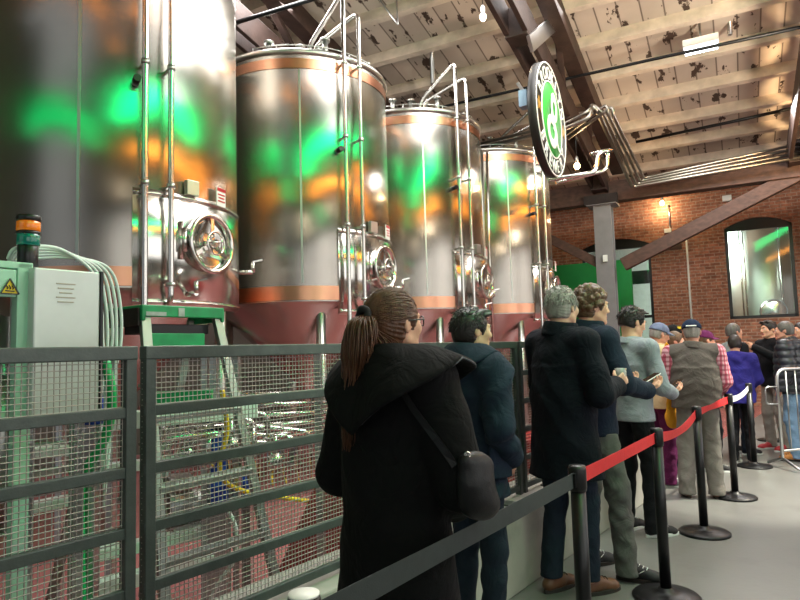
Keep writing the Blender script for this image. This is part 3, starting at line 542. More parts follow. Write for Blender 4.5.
# ================================================================== QUEUE STANCHIONS
posts = [(-.22, 1.36), (.735, 2.72), (1.525, 3.83), (2.34, 5.05), (3.17, 6.15), (4.17, 7.6), (5.5, 9.5)]
pl_ = ['black queue post with a white cap at the bottom edge of the picture', 'black queue post joining the black belt to the red belt', 'black queue post with a round base beside the black sports shoe',
       'black queue post in front of the grey trousers of the man in the vest', 'black queue post where the red belt meets the white belt', 'black queue post in front of the purple hoodie', 'farthest black queue post, beside the red trainers']
bl = ['blackbelt', 'redbelt', 'redbelt', 'redbelt', 'whitebelt', None, None]
for i, (x, y) in enumerate(posts):
    t = thing('queue_post', pl_[i], 'queue post', (x, y, 0), 0, 'black belt posts along the queue')
    MB().lathe([(.001, 0), (.19, 0), (.192, .012), (.18, .022), (.1, .035), (.045, .045), (.04, .06), (.001, .06)], (x, y, 0), 40).build('base', 'blackmetal', t)
    MB().cyl((x, y, .04), (x, y, .9), .032, 24).build('post', 'black', t)
    MB().lathe([(.001, .885), (.036, .885), (.038, .9), (.038, .975), (.034, .99), (.001, .992)], (x, y, 0), 24).build('head', 'black' if i else 'black', t)
    if i == 0: MB().lathe([(.001, .993), (.033, .993), (.033, .998), (.001, .999)], (x, y, 0), 24).build('cap', 'whitepaint', t)  # white disc painted in for the reflection on the post's top
    if bl[i]:
        a = Vector((x, y, .935)); b = Vector((*posts[i+1], .935)); n = 16; vs = []; d = (b-a).normalized(); a = a+d*.03; b = b-d*.03; s_ = d.cross(Vector((0, 0, 1)))
        tw = {3: .5, 2: .25}.get(i, 0.1); sag = {4: .035, 2: .05}.get(i, .0)
        for k in range(n+1):
            q = k/n; c = a.lerp(b, q)-Vector((0, 0, sag*4*q*(1-q))); an = tw*math.sin(math.pi*q)*math.sin(q*5); u = Vector((0, 0, 1))*math.cos(an)+s_*math.sin(an)
            for e, th in ((.031, .001), (-.031, .001), (-.031, -.001), (.031, -.001)): vs.append(c+u*e+s_*th)
        MB().add(vs, [(k*4+j, k*4+(j+1) % 4, k*4+4+(j+1) % 4, k*4+4+j) for k in range(n) for j in range(4)]).build('belt', bl[i], t)
        e = MB().box(b-d*.012, (.03, .02, .058), math.atan2(d.y, d.x)).build('belt_clip', 'black', t)
# ================================================================== CROWD BARRIER
by = 7.45; br = thing('crowd_barrier', 'galvanised steel crowd barrier at the right end of the queue', 'barrier', (at(790, 460, by).x, by, 0))
a, b = at(783, 462, by), at(779, 372, by); x0 = a.x; dx = Vector((.93, .3, 0)).normalized()
o_ = Vector((x0, by, 0)); MB().tube(fillet([o_+Vector((0, 0, .1)), o_+Vector((0, 0, 1.15)), o_+dx*2+Vector((0, 0, 1.15)), o_+dx*2+Vector((0, 0, .1))], .14), .019, 12).build('frame', 'galv', br)
m = MB().tube([o_+Vector((0, 0, .2)), o_+dx*2+Vector((0, 0, .2))], .014, 8)
for i in range(1, 14): m.tube([o_+dx*i*.145+Vector((0, 0, .2)), o_+dx*i*.145+Vector((0, 0, 1.14))], .008, 8)
m.build('bars', 'galv', br)
for e in (.0, 2.0): MB().tube(fillet([o_+dx*e+Vector((.05, -.3, .02)), o_+dx*e+Vector((0, -.26, .05)), o_+dx*e+Vector((0, 0, .12)), o_+dx*e+Vector((0, .3, .02))], .05), .016, 10).build('foot', 'galv', br)
m = MB().tube(fillet([o_+Vector((-.02, -.02, .95)), o_+Vector((-.16, -.03, .95)), o_+Vector((-.16, -.03, .75)), o_+Vector((-.02, -.02, .75))], .04), .009, 8); m.build('hook', 'galv', br)
# ================================================================== ROUND HANGING SIGN
sc = at(548, 121, 7.75); rs = 58*7.75/FPX*1.0
sn = thing('round_sign', 'round green sign with a white swirling letter and black lettered rim', 'sign', sc)
ex, ez, en = Vector((.471, .882, 0)), Vector((0, 0, 1)), Vector((.882, -.471, 0))
rm = Matrix((ex, ez, en)).transposed()
MB().lathe([(.001, -.06), (rs-.02, -.06), (rs, -.05), (rs, .04), (rs-.01, .05), (.001, .05)], sc, 72, rm).build('disc', 'signblack', sn)
def ring(r0, r1, d, mt, nm): MB().lathe([(max(r0, .001), .05), (max(r0, .001), d), (r1, d), (r1, .05)], sc, 72, rm).build(nm, mt, sn)
ring(rs*.97, rs*.995, .058, 'whitepaint', 'outer_rim'); ring(rs*.655, rs*.68, .06, 'whitepaint', 'inner_rim'); ring(0, rs*.655, .055, 'signgreen', 'green_face')
lt = MB()
def arc_text(txt, r, a_mid, step, top):
    for i, ch in enumerate(txt):
        off = (i-(len(txt)-1)/2)*step; a = R(a_mid-off) if top else R(a_mid+off); ro = a-math.pi/2 if top else a+math.pi/2
        def pl(x, y, z):
            X, Y = x*math.cos(ro)-(y-.08)*math.sin(ro), x*math.sin(ro)+(y-.08)*math.cos(ro); return sc+ex*(r*math.cos(a)+X)+ez*(r*math.sin(a)+Y)+en*(.056+z)
        text_mesh(lt, ch, .23, pl)
arc_text('BROOKLYN', rs*.815, 90, 18.5, True); lt.build('lettering', 'whitepaint', sn); lt = MB(); arc_text('BREWERY', rs*.815, 270, 18.5, False)
lt.build('lettering', 'whitepaint', sn)
def flat(pts, w): return [sc+ex*(x*1.22+.01)*rs+ez*(y*1.22-.03)*rs+en*.062 for x, y in pts]
lg = MB(); e_ = lambda cx, cy, rx, ry, a0, a1, n=22: [(cx+rx*math.cos(R(a0+(a1-a0)*i/n)), cy+ry*math.sin(R(a0+(a1-a0)*i/n))) for i in range(n+1)]
lg.tube(flat(e_(.1, .22, .13, .15, -120, 230), 0), .045, 10); lg.tube(flat(e_(-.06, -.16, .2, .18, -250, 100), 0), .06, 10)
lg.tube(spline(flat([(.03, .1), (-.05, .08), (-.02, .02), (.1, .04)], 0), 6), .045, 10); lg.tube(spline(flat([(.04, -.04), (.17, -.12), (.2, -.26), (.3, -.34), (.42, -.34)], 0), 6), [.06-.045*i/24 for i in range(25)], 10); lg.tube(spline(flat([(-.02, .36), (.06, .42), (.16, .42), (.24, .34)], 0), 6), .03, 10)
lo = lg.build('swirl_letter', 'whitepaint', sn)
o2_ = wmat(sn); v0 = sc+en*.062
for v in lo.data.vertices:
    p = o2_ @ v.co; h = (p-v0).dot(en); v.co = o2_.inverted() @ (p-en*(h-max(-.004, min(.006, h*.1))))
M['boxblue'] = mat('pale_blue_box', '#7f98ad', .5, 0, .05); M['gold'] = mat('gold_paint', '#b98a2e', .4, .2, .05); st = MB()
for s in (-1, 1): st.prism([(s*rs*.81+.05*math.cos(R(a)), .06+.05*math.sin(R(a))) if False else (s*rs*.815+(.1 if k % 2 == 0 else .045)*math.cos(R(a)), .02+(.1 if k % 2 == 0 else .045)*math.sin(R(a))) for k, a in enumerate(range(90, 450, 36))], ex, ez, en, sc+en*.05, .006)
st.build('gold_star', 'gold', sn)
for s in (-.3, .3): MB().bar(sc+ex*s-en*.05, sc+ex*s-en*.28+ez*.45, .04, .05, ex).build('hanger_bracket', 'galv', sn)
MB().box(sc-en*.14-ex*rs*.75+ez*.12, (.1, .14, .2), AW).build('transformer_box', 'boxblue', sn)
# ================================================================== CEILING FITTINGS
def pipe(pts, r, mt, label, name='ceiling_pipe', fil=.1, group=None): return put(MB().tube(fillet(pts, fil), r, 12).build(name, mt), label, 'pipe', group)
pipe([at(380, 122, 12.2), at(450, 105, 11.4), at(650, 60, 9.3), at(815, 24, 7.9)], .025, 'blackmetal', 'long thin dark pipe running under the ceiling behind the sign', fil=.02)
pipe([at(215, 29, 8.5), at(310, 0, 7.9), at(345, -12, 7.6)], .03, 'blackmetal', 'dark pipe crossing above the second tank')
pipe([at(455, 52, 10.5), at(520, 36, 10.0), at(540, 20, 9.6)], .015, 'blackmetal', 'thin conduit on the ceiling boards left of the sign')
pipe([at(636, 142, 12.3), at(740, 120, 11.4), at(815, 103, 10.9)], .03, 'blackmetal', 'dark pipe along the lowest purlin above the brick wall')
pipe([at(730, 35, 9.3), at(728, -40, 9.3)], .035, 'galv', 'grey vertical hanger pipe at the top right'); pipe([at(433, 84, 10.2), at(429, -40, 10.2)], .04, 'galv', 'grey vertical hanger rod above the third tank')
pipe([at(236, 44, 9), at(241, -30, 9)], .03, 'whitepaint', 'white vertical rod in the gap between the first two tanks')
pipe([at(380, 0, 8.6), at(398, 25, 8.6), at(395, -20, 8.6)], .012, 'galv', 'bent thin cable support above the third tank', fil=.02)
# product pipes: from the tanks behind the sign, then along the truss and the beam
def on_b(px, py, b): w_, z_ = on_wall(px, py, b); return WB(w_, b, z_)
for k in range(4):
    q = on_b(632+4*k, 187-3*k, 13.5); q2 = on_b(840, 150-5*k, 13.5)
    p = on_b(597+5.5*k, 111+2.0*k, 9.6)
    pts = [p+WB(-.75, .25, -.12), p+WB(0, -.02, .16), p, q, q2] if k > 1 else [at(470, 150-4*k, 11.2), at(566, 128-5*k, 9.4), at(591-2*k, 117-6*k, 9.2), at(591+2*k, 104, 9.3), p, q, q2]
    pipe(pts, .026 if k else .034, 'pipe', 'stainless product pipe from the tanks bent along the truss and beam', group='bundled stainless pipes', fil=.12)
pipe([at(548, 180, 9.2), at(596, 172, 9.2), at(598, 152, 9.2), at(612, 150, 9.2)], .035, 'steel', 'short stainless pipe with an upright elbow right of the sign'); pipe([at(556, 183, 9.4), at(607, 170, 9.4), at(608, 150, 9.4), at(590, 154, 9.4)], .03, 'steel', 'thin stainless pipe with two elbows below the pipe bundle')
pipe([at(481, 150, 10.4), at(483, 250, 10.4), at(490, 345, 10.4)], .04, 'steel_rough', 'stainless downpipe between the third and fourth tanks')
pipe([at(487, 152, 10.3), at(489, 250, 10.3), at(494, 345, 10.3)], .022, 'steel', 'slim downpipe beside the stainless downpipe')
cn = thing('wall_conduit', 'pale vertical conduit down the brick wall between the windows', 'conduit', WB(on_wall(690, 280)[0], BW-.03, 0)); w_ = on_wall(689, 280)[0]
MB().cyl(WB(w_, BW-.025, on_wall(686, 234)[1]), WB(w_, BW-.025, .4), .022, 10).build('tube', 'whiteplastic', cn)
cw_, zq = on_wall(668, 231); cj = thing('junction_box', 'small junction box with a short conduit under the wall bulb', 'junction box', WB(cw_, BW-.05, zq)); MB().box(WB(cw_, BW-.04, zq), (.16, .08, .1), AW).build('box', 'whiteplastic', cj); MB().cyl(WB(cw_+.05, BW-.03, zq), WB(cw_+.05, BW-.03, on_wall(670, 205)[1]), .015, 8).build('conduit', 'galv', cj)
sw_, sz = on_wall(727, 199); sj = put(MB().box(WB(sw_, BW-.06, sz), (.2, .12, .14), AW).build('speaker_box', 'whiteplastic', bevel=.01), 'small pale box high on the brick wall above the large window', 'box')
def bulb(c, label, drop, e, clear=False):
    t = thing('light_bulb', label, 'light bulb', c); MB().sphere(c, .05, 16, (1, 1, 1.2)).build('globe', 'bulbclear' if clear else 'bulb', t); MB().lathe([(.02, .05), (.03, .07), (.03, .14), (.012, .17)], c, 14).build('socket', 'steel_rough', t)
    MB().cyl(c+Vector((0, 0, .16)), c+Vector((0, 0, .16+drop)), .006, 6).build('cord', 'black', t); point('bulb_light', c-Vector((0, 0, .09)), (1, .72, .4), e)
bulb(at(483, 17, 8.4), 'clear hanging bulb at the top above the third tank', .8, 12, True); bulb(at(577, 166, 10.4), 'glowing bulb below the pipes just right of the sign', .5, 25); bulb(WB(*(lambda q: (q[0], BW-.25, q[1]))(on_wall(662, 203, BW-.25))), 'glowing bulb on the brick wall right of the column', .25, 30)
fl = at(701, 47, 9.3); t = thing('ceiling_lamp', 'bright white box lamp under the ceiling at the upper right', 'lamp', fl)
MB().box(fl+Vector((0, 0, .05)), (.5, .3, .12), AW).build('housing', 'whitepaint', t, bevel=.01); MB().box(fl+Vector((0, 0, -.02)), (.46, .26, .03), AW).build('diffuser', 'led', t); MB().box(WB(*(lambda p: (p.x*.882-p.y*.471, p.x*.471+p.y*.882))(fl), fl.z+.35), (.03, .03, .5), AW).build('hanger', 'galv', t)
# lights of the hall that only the steel mirrors: warm tubes and the green light box on the right wall
def fixture(name, t0, t1, o, z, h, mt, label, cat):
    t = thing(name, label, cat, FN((t0+t1)/2, o, z)); MB().box(FN((t0+t1)/2, o+.06, z), (.1, t1-t0+.1, h+.1), AF).build('housing', 'blackmetal', t); MB().box(FN((t0+t1)/2, o-.01, z), (.06, t1-t0, h), AF).build('diffuser', mt, t)
fixture('green_light_box', -5.2, 4.6, 3.3, 6.05, .42, 'greenled', 'long green light box high on the right wall', 'light box')
fixture('tube_lamp', -6, -.4, 3.3, 7.6, .08, 'warmled', 'upper warm tube lamp along the right wall', 'lamp')
fixture('tube_lamp', -3, 9, 3.3, 5.1, .16, 'warmled', 'lower warm tube lamp along the right wall', 'lamp')
fixture('tube_lamp', 4.8, 9, 3.3, 5.7, .2, 'warmled', 'far warm tube lamp along the right wall beside the green box', 'lamp')

def hung(name, w0, w1, b, z, h, mt, label, cat):
    t = thing(name, label, cat, WB((w0+w1)/2, b, z)); MB().box(WB((w0+w1)/2, b-.06, z), (w1-w0+.1, .1, h+.1), AW).build('housing', 'blackmetal', t); MB().box(WB((w0+w1)/2, b+.01, z), (w1-w0, .06, h), AW).build('diffuser', mt, t)
    for w_ in (w0+.3, w1-.3): MB().cyl(WB(w_, b-.06, z+h/2), WB(w_, b-.06, zr(b)-.02), .012, 8).build('hanger', 'galv', t)
M['greenled2'] = mat('dim_green_lightbox', '#10e070', .3, 0, 0, emit='#04d470', es=2.2)
hung('green_light_box', -8.5, .2, -3.2, 5.7, .5, 'greenled2', 'long green light box hung across the hall behind the camera', 'light box')
hung('tube_lamp', -8.5, .2, -3.0, 8.1, .06, 'warmled', 'warm tube lamp hung across the hall behind the camera', 'lamp')
# ================================================================== PEOPLE: signed-distance bodies turned into one smooth surface each
V3 = lambda *a: np.array(a, float)
def net(prims, h, cuts=(), noise=None, pad=.03):
    """prims: (kind, op, k, data); returns verts, quads of the zero surface (surface nets)"""
    bb = []
    for kind, op, k, d in prims:
        if kind == 'c': a, b, ra, rb = d; lo = np.minimum(a-ra, b-rb); hi = np.maximum(a+ra, b+rb)
        elif kind == 'e': c, r, Rm = d; e = np.sqrt(((np.eye(3) if Rm is None else Rm)**2 @ (np.array(r)**2))); lo, hi = c-e, c+e
        else: a, b, ra, rb = d; m0 = np.array([max(ra[0], rb[0]), max(ra[1], rb[1]), 0]); lo = np.minimum(a, b)-m0; hi = np.maximum(a, b)+m0
        bb.append((lo, hi))
    add = [b for b, p in zip(bb, prims) if p[1] == '+']
    org = np.min([b[0] for b in add], 0)-pad; top = np.max([b[1] for b in add], 0)+pad
    n = np.ceil((top-org)/h).astype(int)+1; D = np.full(n, .08, np.float32); ax = [org[i]+h*np.arange(n[i]) for i in range(3)]
    for (kind, op, k, d), (lo, hi) in zip(prims, bb):
        m = .03+k; i0 = np.maximum(0, ((lo-m-org)/h).astype(int)); i1 = np.minimum(n, ((hi+m-org)/h).astype(int)+2)
        if (i1 <= i0).any(): continue
        X = ax[0][i0[0]:i1[0], None, None]; Y = ax[1][None, i0[1]:i1[1], None]; Z = ax[2][None, None, i0[2]:i1[2]]
        if kind == 'c':
            a, b, ra, rb = d; u = b-a; L = max(u @ u, 1e-9); px, py, pz = X-a[0], Y-a[1], Z-a[2]
            t = np.clip((px*u[0]+py*u[1]+pz*u[2])/L, 0, 1); q = np.sqrt((px-t*u[0])**2+(py-t*u[1])**2+(pz-t*u[2])**2)-(ra+(rb-ra)*t)
        elif kind == 'e':
            c, r, Rm = d; px, py, pz = X-c[0], Y-c[1], Z-c[2]
            if Rm is not None: px, py, pz = (Rm[0, 0]*px+Rm[1, 0]*py+Rm[2, 0]*pz), (Rm[0, 1]*px+Rm[1, 1]*py+Rm[2, 1]*pz), (Rm[0, 2]*px+Rm[1, 2]*py+Rm[2, 2]*pz)
            k0 = np.sqrt((px/r[0])**2+(py/r[1])**2+(pz/r[2])**2); k1 = np.sqrt((px/r[0]**2)**2+(py/r[1]**2)**2+(pz/r[2]**2)**2)+1e-9; q = k0*(k0-1)/k1
        else:       # 'f' elliptical frustum along z
            a, b, ra, rb = d; t = np.clip((Z-a[2])/(b[2]-a[2]), 0, 1); rx, ry = ra[0]+(rb[0]-ra[0])*t, ra[1]+(rb[1]-ra[1])*t
            q = (np.sqrt(((X-a[0]-(b[0]-a[0])*t)/rx)**2+((Y-a[1]-(b[1]-a[1])*t)/ry)**2)-1)*np.minimum(rx, ry)
            q = np.maximum(q, np.maximum(min(a[2], b[2])-Z, Z-max(a[2], b[2])))
        s = D[i0[0]:i1[0], i0[1]:i1[1], i0[2]:i1[2]]
        if op == '+':
            hh = np.maximum(k-np.abs(s-q), 0)/max(k, 1e-6); s[...] = np.minimum(s, q)-hh*hh*k*.25
        else:
            q = -q; hh = np.maximum(k-np.abs(s-q), 0)/max(k, 1e-6); s[...] = np.maximum(s, q)+hh*hh*k*.25
    X, Y, Z = ax[0][:, None, None], ax[1][None, :, None], ax[2][None, None, :]
    if noise is not None: D += noise(X, Y, Z).astype(np.float32)
    for p, nn in cuts: D[...] = np.maximum(D, (X-p[0])*nn[0]+(Y-p[1])*nn[1]+(Z-p[2])*nn[2])
    D[0], D[-1] = .05, .05; D[:, 0], D[:, -1] = .05, .05; D[:, :, 0], D[:, :, -1] = .05, .05
    I = D < 0; nx, ny, nz = D.shape; cor = [(i, j, k) for i in (0, 1) for j in (0, 1) for k in (0, 1)]
    cnt = np.zeros((nx-1, ny-1, nz-1), np.int8)
    for i, j, k in cor: cnt += I[i:nx-1+i, j:ny-1+j, k:nz-1+k]
    act = np.argwhere((cnt > 0) & (cnt < 8)); ids = np.full(cnt.shape, -1, np.int32); ids[tuple(act.T)] = np.arange(len(act))
    vals = [D[act[:, 0]+i, act[:, 1]+j, act[:, 2]+k] for i, j, k in cor]; acc = np.zeros((len(act), 3)); num = np.zeros(len(act))
    for e in range(8):
        for f in range(e+1, 8):
            ce, cf = np.array(cor[e]), np.array(cor[f])
            if np.abs(ce-cf).sum() != 1: continue
            va, vb = vals[e], vals[f]; m = (va < 0) != (vb < 0); t = np.where(m, va/np.where(m, va-vb, 1), 0)
            acc += np.where(m[:, None], ce+t[:, None]*(cf-ce), 0); num += m
    V = org+h*(act+acc/num[:, None]); F = []
    for axx in range(3):
        o1_, o2_ = [(1, 2), (2, 0), (0, 1)][axx]; sl = [slice(1, -1)]*3; sa = list(sl); sb = list(sl); sa[axx] = slice(0, -1); sb[axx] = slice(1, None)
        A, B = I[tuple(sa)], I[tuple(sb)]
        for flip, mk in ((False, A & ~B), (True, ~A & B)):
            w = np.argwhere(mk); off = np.ones(3, int); off[axx] = 0; w = w+off; e1 = np.zeros(3, int); e1[o1_] = 1; e2 = np.zeros(3, int); e2[o2_] = 1
            qd = np.stack([ids[tuple((w-a_).T)] for a_ in (e1+e2, e2, 0*e1, e1)], 1); F.append(qd[:, ::-1] if flip else qd)
    return V, np.concatenate(F)
def mesh_np(name, V, F, m, parent=None, local=True, smooth_it=2):
    me = bpy.data.meshes.new(name); me.vertices.add(len(V))
    if smooth_it and len(F):
        for _ in range(smooth_it):
            acc = np.zeros_like(V); num = np.zeros(len(V))
            for i in range(4): j = (i+1) % 4; np.add.at(acc, F[:, i], V[F[:, j]]); np.add.at(acc, F[:, j], V[F[:, i]]); np.add.at(num, F[:, i], 1); np.add.at(num, F[:, j], 1)
            V = .5*V+.5*acc/np.maximum(num, 1)[:, None]
    me.vertices.foreach_set('co', V.astype(np.float32).ravel()); me.loops.add(F.size); me.loops.foreach_set('vertex_index', F.astype(np.int32).ravel())
    me.polygons.add(len(F)); me.polygons.foreach_set('loop_start', np.arange(0, F.size, 4, dtype=np.int32)); me.polygons.foreach_set('use_smooth', np.ones(len(F), bool)); me.update(); me.validate()
    o = bpy.data.objects.new(name, me); COL.objects.link(o); o.parent = parent
    for q in (m if isinstance(m, list) else [m]): me.materials.append(M[q] if isinstance(q, str) else q)
    return o
def rotm(yaw=0, pitch=0, roll=0):     # yaw: + turns to the left, pitch: + looks up
    return np.array(Matrix.Rotation(R(yaw), 3, 'Z') @ Matrix.Rotation(R(pitch), 3, 'X') @ Matrix.Rotation(R(roll), 3, 'Y'))
def C(a, b, ra, rb, k=.02, op='+'): return ('c', op, k, (np.array(a, float), np.array(b, float), ra, rb))
def E(c, r, Rm=None, k=.02, op='+'): return ('e', op, k, (np.array(c, float), r, Rm))
def Fr(a, b, ra, rb, k=.02, op='+'): return ('f', op, k, (np.array(a, float), np.array(b, float), ra, rb))
def folds(amp, f=26, seed=0):
    def g(X, Y, Z):
        cr = 1-2*np.abs(np.sin(f*.9*Z+2.6*np.sin(11*X+seed*2)+2.4*np.sin(10*Y-seed)))**.6
        return g0(X, Y, Z)+.35*amp*cr*np.sin(7*X+9*Y+5*Z+seed)
    def g0(X, Y, Z):
        a = np.sin(f*Z+2.2*np.sin(9*X+seed)+2.0*np.sin(8*Y+1.3*seed)); b = np.sin(f*.55*(X+Y)+2*np.sin(6*Z+seed)+seed)
        return amp*(.6*a*b+.4*np.sin(f*1.7*(X*.6-Y*.5+Z)+1.5*np.sin(11*X)+seed*2)*b)
    return g
def cloth(name, col, rough=.85, var=.12, bs=500, bump=.12, sheen=.0):
    m = M[name] = mat(name, col, rough, 0, var, 6, bump, bs, sheen, spec=.2); nt = m.node_tree; L = nt.links.new; p = nt.nodes['Principled BSDF']; b0 = p.inputs['Normal'].links[0].from_node
    tc = nd(nt, 'ShaderNodeTexCoord'); n = nd(nt, 'ShaderNodeTexNoise', Scale=9, Detail=3.0, Distortion=1.2); L(tc.outputs['Object'], n.inputs['Vector']); b = nd(nt, 'ShaderNodeBump', Strength=.5, Distance=.03); L(n.outputs[0], b.inputs['Height']); L(b.outputs[0], b0.inputs['Normal'])
SK = {}
def skin(col):
    if col not in SK:
        m = mat('skin_'+col.strip('#'), col, .5, 0, .05, 30, .04, 200, spec=.35); p = m.node_tree.nodes['Principled BSDF']; p.inputs['Subsurface Weight'].default_value = .08; p.inputs['Subsurface Radius'].default_value = (.02, .008, .005); SK[col] = m
    return SK[col]
M['eyewhite'] = mat('eye_white', '#e8e4de', .2, 0, 0); M['iris'] = mat('iris', '#2a1c14', .15, 0, 0); M['lip'] = mat('lips', '#a2605a', .45, 0, 0)
class Person:
    def __init__(s, label, pos, az, H=1.75, sk='#d9a487', lean=0, head=(0, 0, 0), armL=None, armR=None, feet=None, fem=False, fat=0, h=.008, group=None, handL=None, handR=None, face=True, sh=0):
        s.s = k = H/1.75; s.h = h; s.fat = fat; s.fem = fem; W = (.165 if fem else .185)+sh
        y = lambda z: lean*max(0, z-.95)**1.3
        P_ = lambda x, yy, z: V3(x, yy+y(z), z)*k
        s.pel = P_(0, 0, .98); s.waist = P_(0, 0, 1.12); s.chest = P_(0, 0, 1.31); s.neck = P_(0, -.005, 1.49)
        s.sho = [P_(-W, 0, 1.43), P_(W, 0, 1.43)]; s.hip = [P_(-.095, 0, .95), P_(.095, 0, .95)]
        ft = feet or ((-.11, 0, 8), (.11, .03, -8)); s.feet = [(V3(f[0], f[1], 0)*k, f[2]) for f in ft]
        s.ank = [V3(f[0], f[1]-.03, .09)*k for f in ft]; s.knee = [(s.hip[i]*.5+s.ank[i]*.5)+V3(0, .035, -.01)*k for i in (0, 1)]
        dl, dr = ((-W-.075, -.04, 1.16), (-W-.07, .07, .93)), ((W+.075, -.04, 1.16), (W+.07, .07, .93))
        s.arm = [[P_(*q) for q in (armL or dl)], [P_(*q) for q in (armR or dr)]]
        s.hr = hr = rotm(*head); s.hc = hc = P_(0, .025, 1.638)+hr @ (V3(0, .0, 0)*k)
        HD = lambda x, yy, z: hc+hr @ (V3(x, yy, z)*k)
        s.HD = HD; pr = []; er = lambda *r: tuple(q*k for q in r)
        # head and neck
        pr += [E(HD(0, -.018, .025), er(.074, .092, .09), hr, 0), E(HD(0, .028, -.02), er(.062, .066, .092), hr, .02*k), E(HD(0, .04, -.075), er(.04, .042, .036), hr, .02*k)]
        for sx in (-1, 1):
            pr += [C(HD(sx*.05, 0, -.055), HD(sx*.012, .07, -.092), .02*k, .017*k, .02*k), E(HD(sx*.042, .062, -.018), er(.02, .02, .022), hr, .02*k),
                   E(HD(sx*.078, -.012, -.005), er(.009, .02, .031), hr @ rotm(sx*20), .006*k)]
        pr += [C(HD(-.03, .083, .027), HD(.03, .083, .027), .011*k, .011*k, .012*k)]
        for sx in (-1, 1): pr += [E(HD(sx*.03, .1, .006), er(.017, .014, .011), hr, .01*k, '-'), E(HD(sx*.03, .078, .006), er(.0135, .0135, .0125), hr, .003*k)]
        pr += [C(HD(0, .086, .02), HD(0, .109, -.026), .008*k, .011*k, .008*k), E(HD(-.011, .099, -.031), er(.009, .01, .008), hr, .006*k), E(HD(.011, .099, -.031), er(.009, .01, .008), hr, .006*k),
               E(HD(0, .088, -.058), er(.023, .012, .0065), hr, .004*k), E(HD(0, .087, -.069), er(.019, .012, .007), hr, .004*k), E(HD(0, .083, -.096), er(.018, .014, .015), hr, .012*k)]
        nr = .047 if fem else .055
        pr += [C(HD(0, -.03, -.05), s.neck, nr*k, (nr+.004)*k, .02*k), C(s.neck, s.chest, .06*k, .1*k, .03*k)]
        # trunk, arms, legs (kept slimmer than the clothes)
        pr += [E(s.chest, er(.135+fat*.4, .09+fat*.5, .16), None, .05*k), C(s.sho[0], s.sho[1], .045*k, .045*k, .04*k), E(s.waist, er(.12+fat, .085+fat, .15), None, .05*k), E(s.pel, er(.14+fat*.6, .095+fat*.6, .1), None, .05*k)]
        for i in (0, 1):
            pr += [C(s.sho[i], s.arm[i][0], .043*k, .036*k, .02*k), C(s.arm[i][0], s.arm[i][1], .036*k, .025*k, .015*k), C(s.hip[i], s.knee[i], .07*k, .048*k, .03*k), C(s.knee[i], s.ank[i], .046*k, .032*k, .02*k),
                   C(s.ank[i], s.feet[i][0]+rotm(s.feet[i][1]) @ V3(0, .1, .035)*k, .032*k, .024*k, .02*k)]
        s.tip = []
        for i in (0, 1): pr += s.hand(i, (handL, handR)[i])
        V, F = net(pr, h)
        o = s.o = mesh_np('person', V, F, [skin(sk), 'lip'], None, smooth_it=1)
        cen = V[F].mean(1); q = (cen-hc) @ hr/k; mi = ((np.abs(q[:, 0]) < .022) & (q[:, 1] > .082) & (q[:, 2] < -.052) & (q[:, 2] > -.076)).astype(np.int32); o.data.polygons.foreach_set('material_index', mi)
        o.location = (pos[0], pos[1], 0); o.rotation_euler = (0, 0, -R(az)); put(o, label, 'person', group); s.cnt = 0
        if face:
            for sx in (-1, 1):
                c = HD(sx*.03, .0795, .006); e = MB().sphere(c, .0128*k, 12).build('eye', 'eyewhite'); e.parent = o
                d = hr @ V3(0, 1, 0); ii = MB().sphere(c+d*.0085*k, .0062*k, 10).build('iris', 'iris'); ii.parent = e
    def hand(s, i, spec):
        """spec: dict(dir=fingers' direction, palm=palm normal, curl=0..1); default hangs down"""
        k = s.s; el, wr = s.arm[i]; fa = (wr-el)/np.linalg.norm(wr-el); sp = spec or {}
        d = np.array(sp.get('dir', fa*.8+V3(0, 0, -.1)), float); d /= np.linalg.norm(d); pn = np.array(sp.get('palm', V3(1 if i == 0 else -1, 0, 0)), float); pn -= d*(pn @ d); pn /= np.linalg.norm(pn)
        sd = np.cross(d, pn); th = sp.get('thumb', None)
        if th is not None and sd @ np.array(th, float) < 0: sd = -sd
        if th is None and sd[1] < 0: sd = -sd            # thumb side forward
        cu = sp.get('curl', .35); pt = sp.get('point', False); out = []; m = .004*k
        for j in range(4): out.append(C(wr+sd*(.018-.012*j)*k*.8, wr+d*.082*k+sd*(.027-.018*j)*k, .0135*k, .0105*k, .008*k))
        for j, (ln, of) in enumerate(((.07, .027), (.078, .009), (.072, -.009), (.056, -.026))):
            c = .05 if (pt and j == 0) else cu; p = wr+d*.084*k+sd*of*k; a = c*75; dd = d
            for q, (fl, rr) in enumerate(((.45, .0092), (.32, .0084), (.25, .0074))):
                ang = R(a*(.7+.5*q)) if q else R(a*.7); dd = d*math.cos(ang*(1+.55*q))+pn*math.sin(ang*(1+.55*q)); p2 = p+dd*ln*fl*k; out.append(C(p, p2, rr*k, rr*.92*k, m)); p = p2
            s.tip.append(p)
        t0 = wr+d*.022*k+sd*.024*k; t1 = t0+(sd*.6+d*.6+pn*.45)*.042*k; t2 = t1+(sd*.1+d*.75+pn*(.3+.5*cu))*.034*k; out += [C(t0, t1, .0125*k, .0105*k, .006*k), C(t1, t2, .01*k, .0085*k, m)]
        s.pc = getattr(s, 'pc', {}); s.pc[i] = wr+d*.085*k+pn*.03*k
        return out
    # ---- clothing: each call returns a child mesh of the body
    def wear(s, name, prims, m, cuts=(), noise=None, h=None, parent=None, sm=2):
        V, F = net(prims, h or s.h, cuts, noise); return mesh_np(name, V, F, m, parent or s.o, smooth_it=sm)
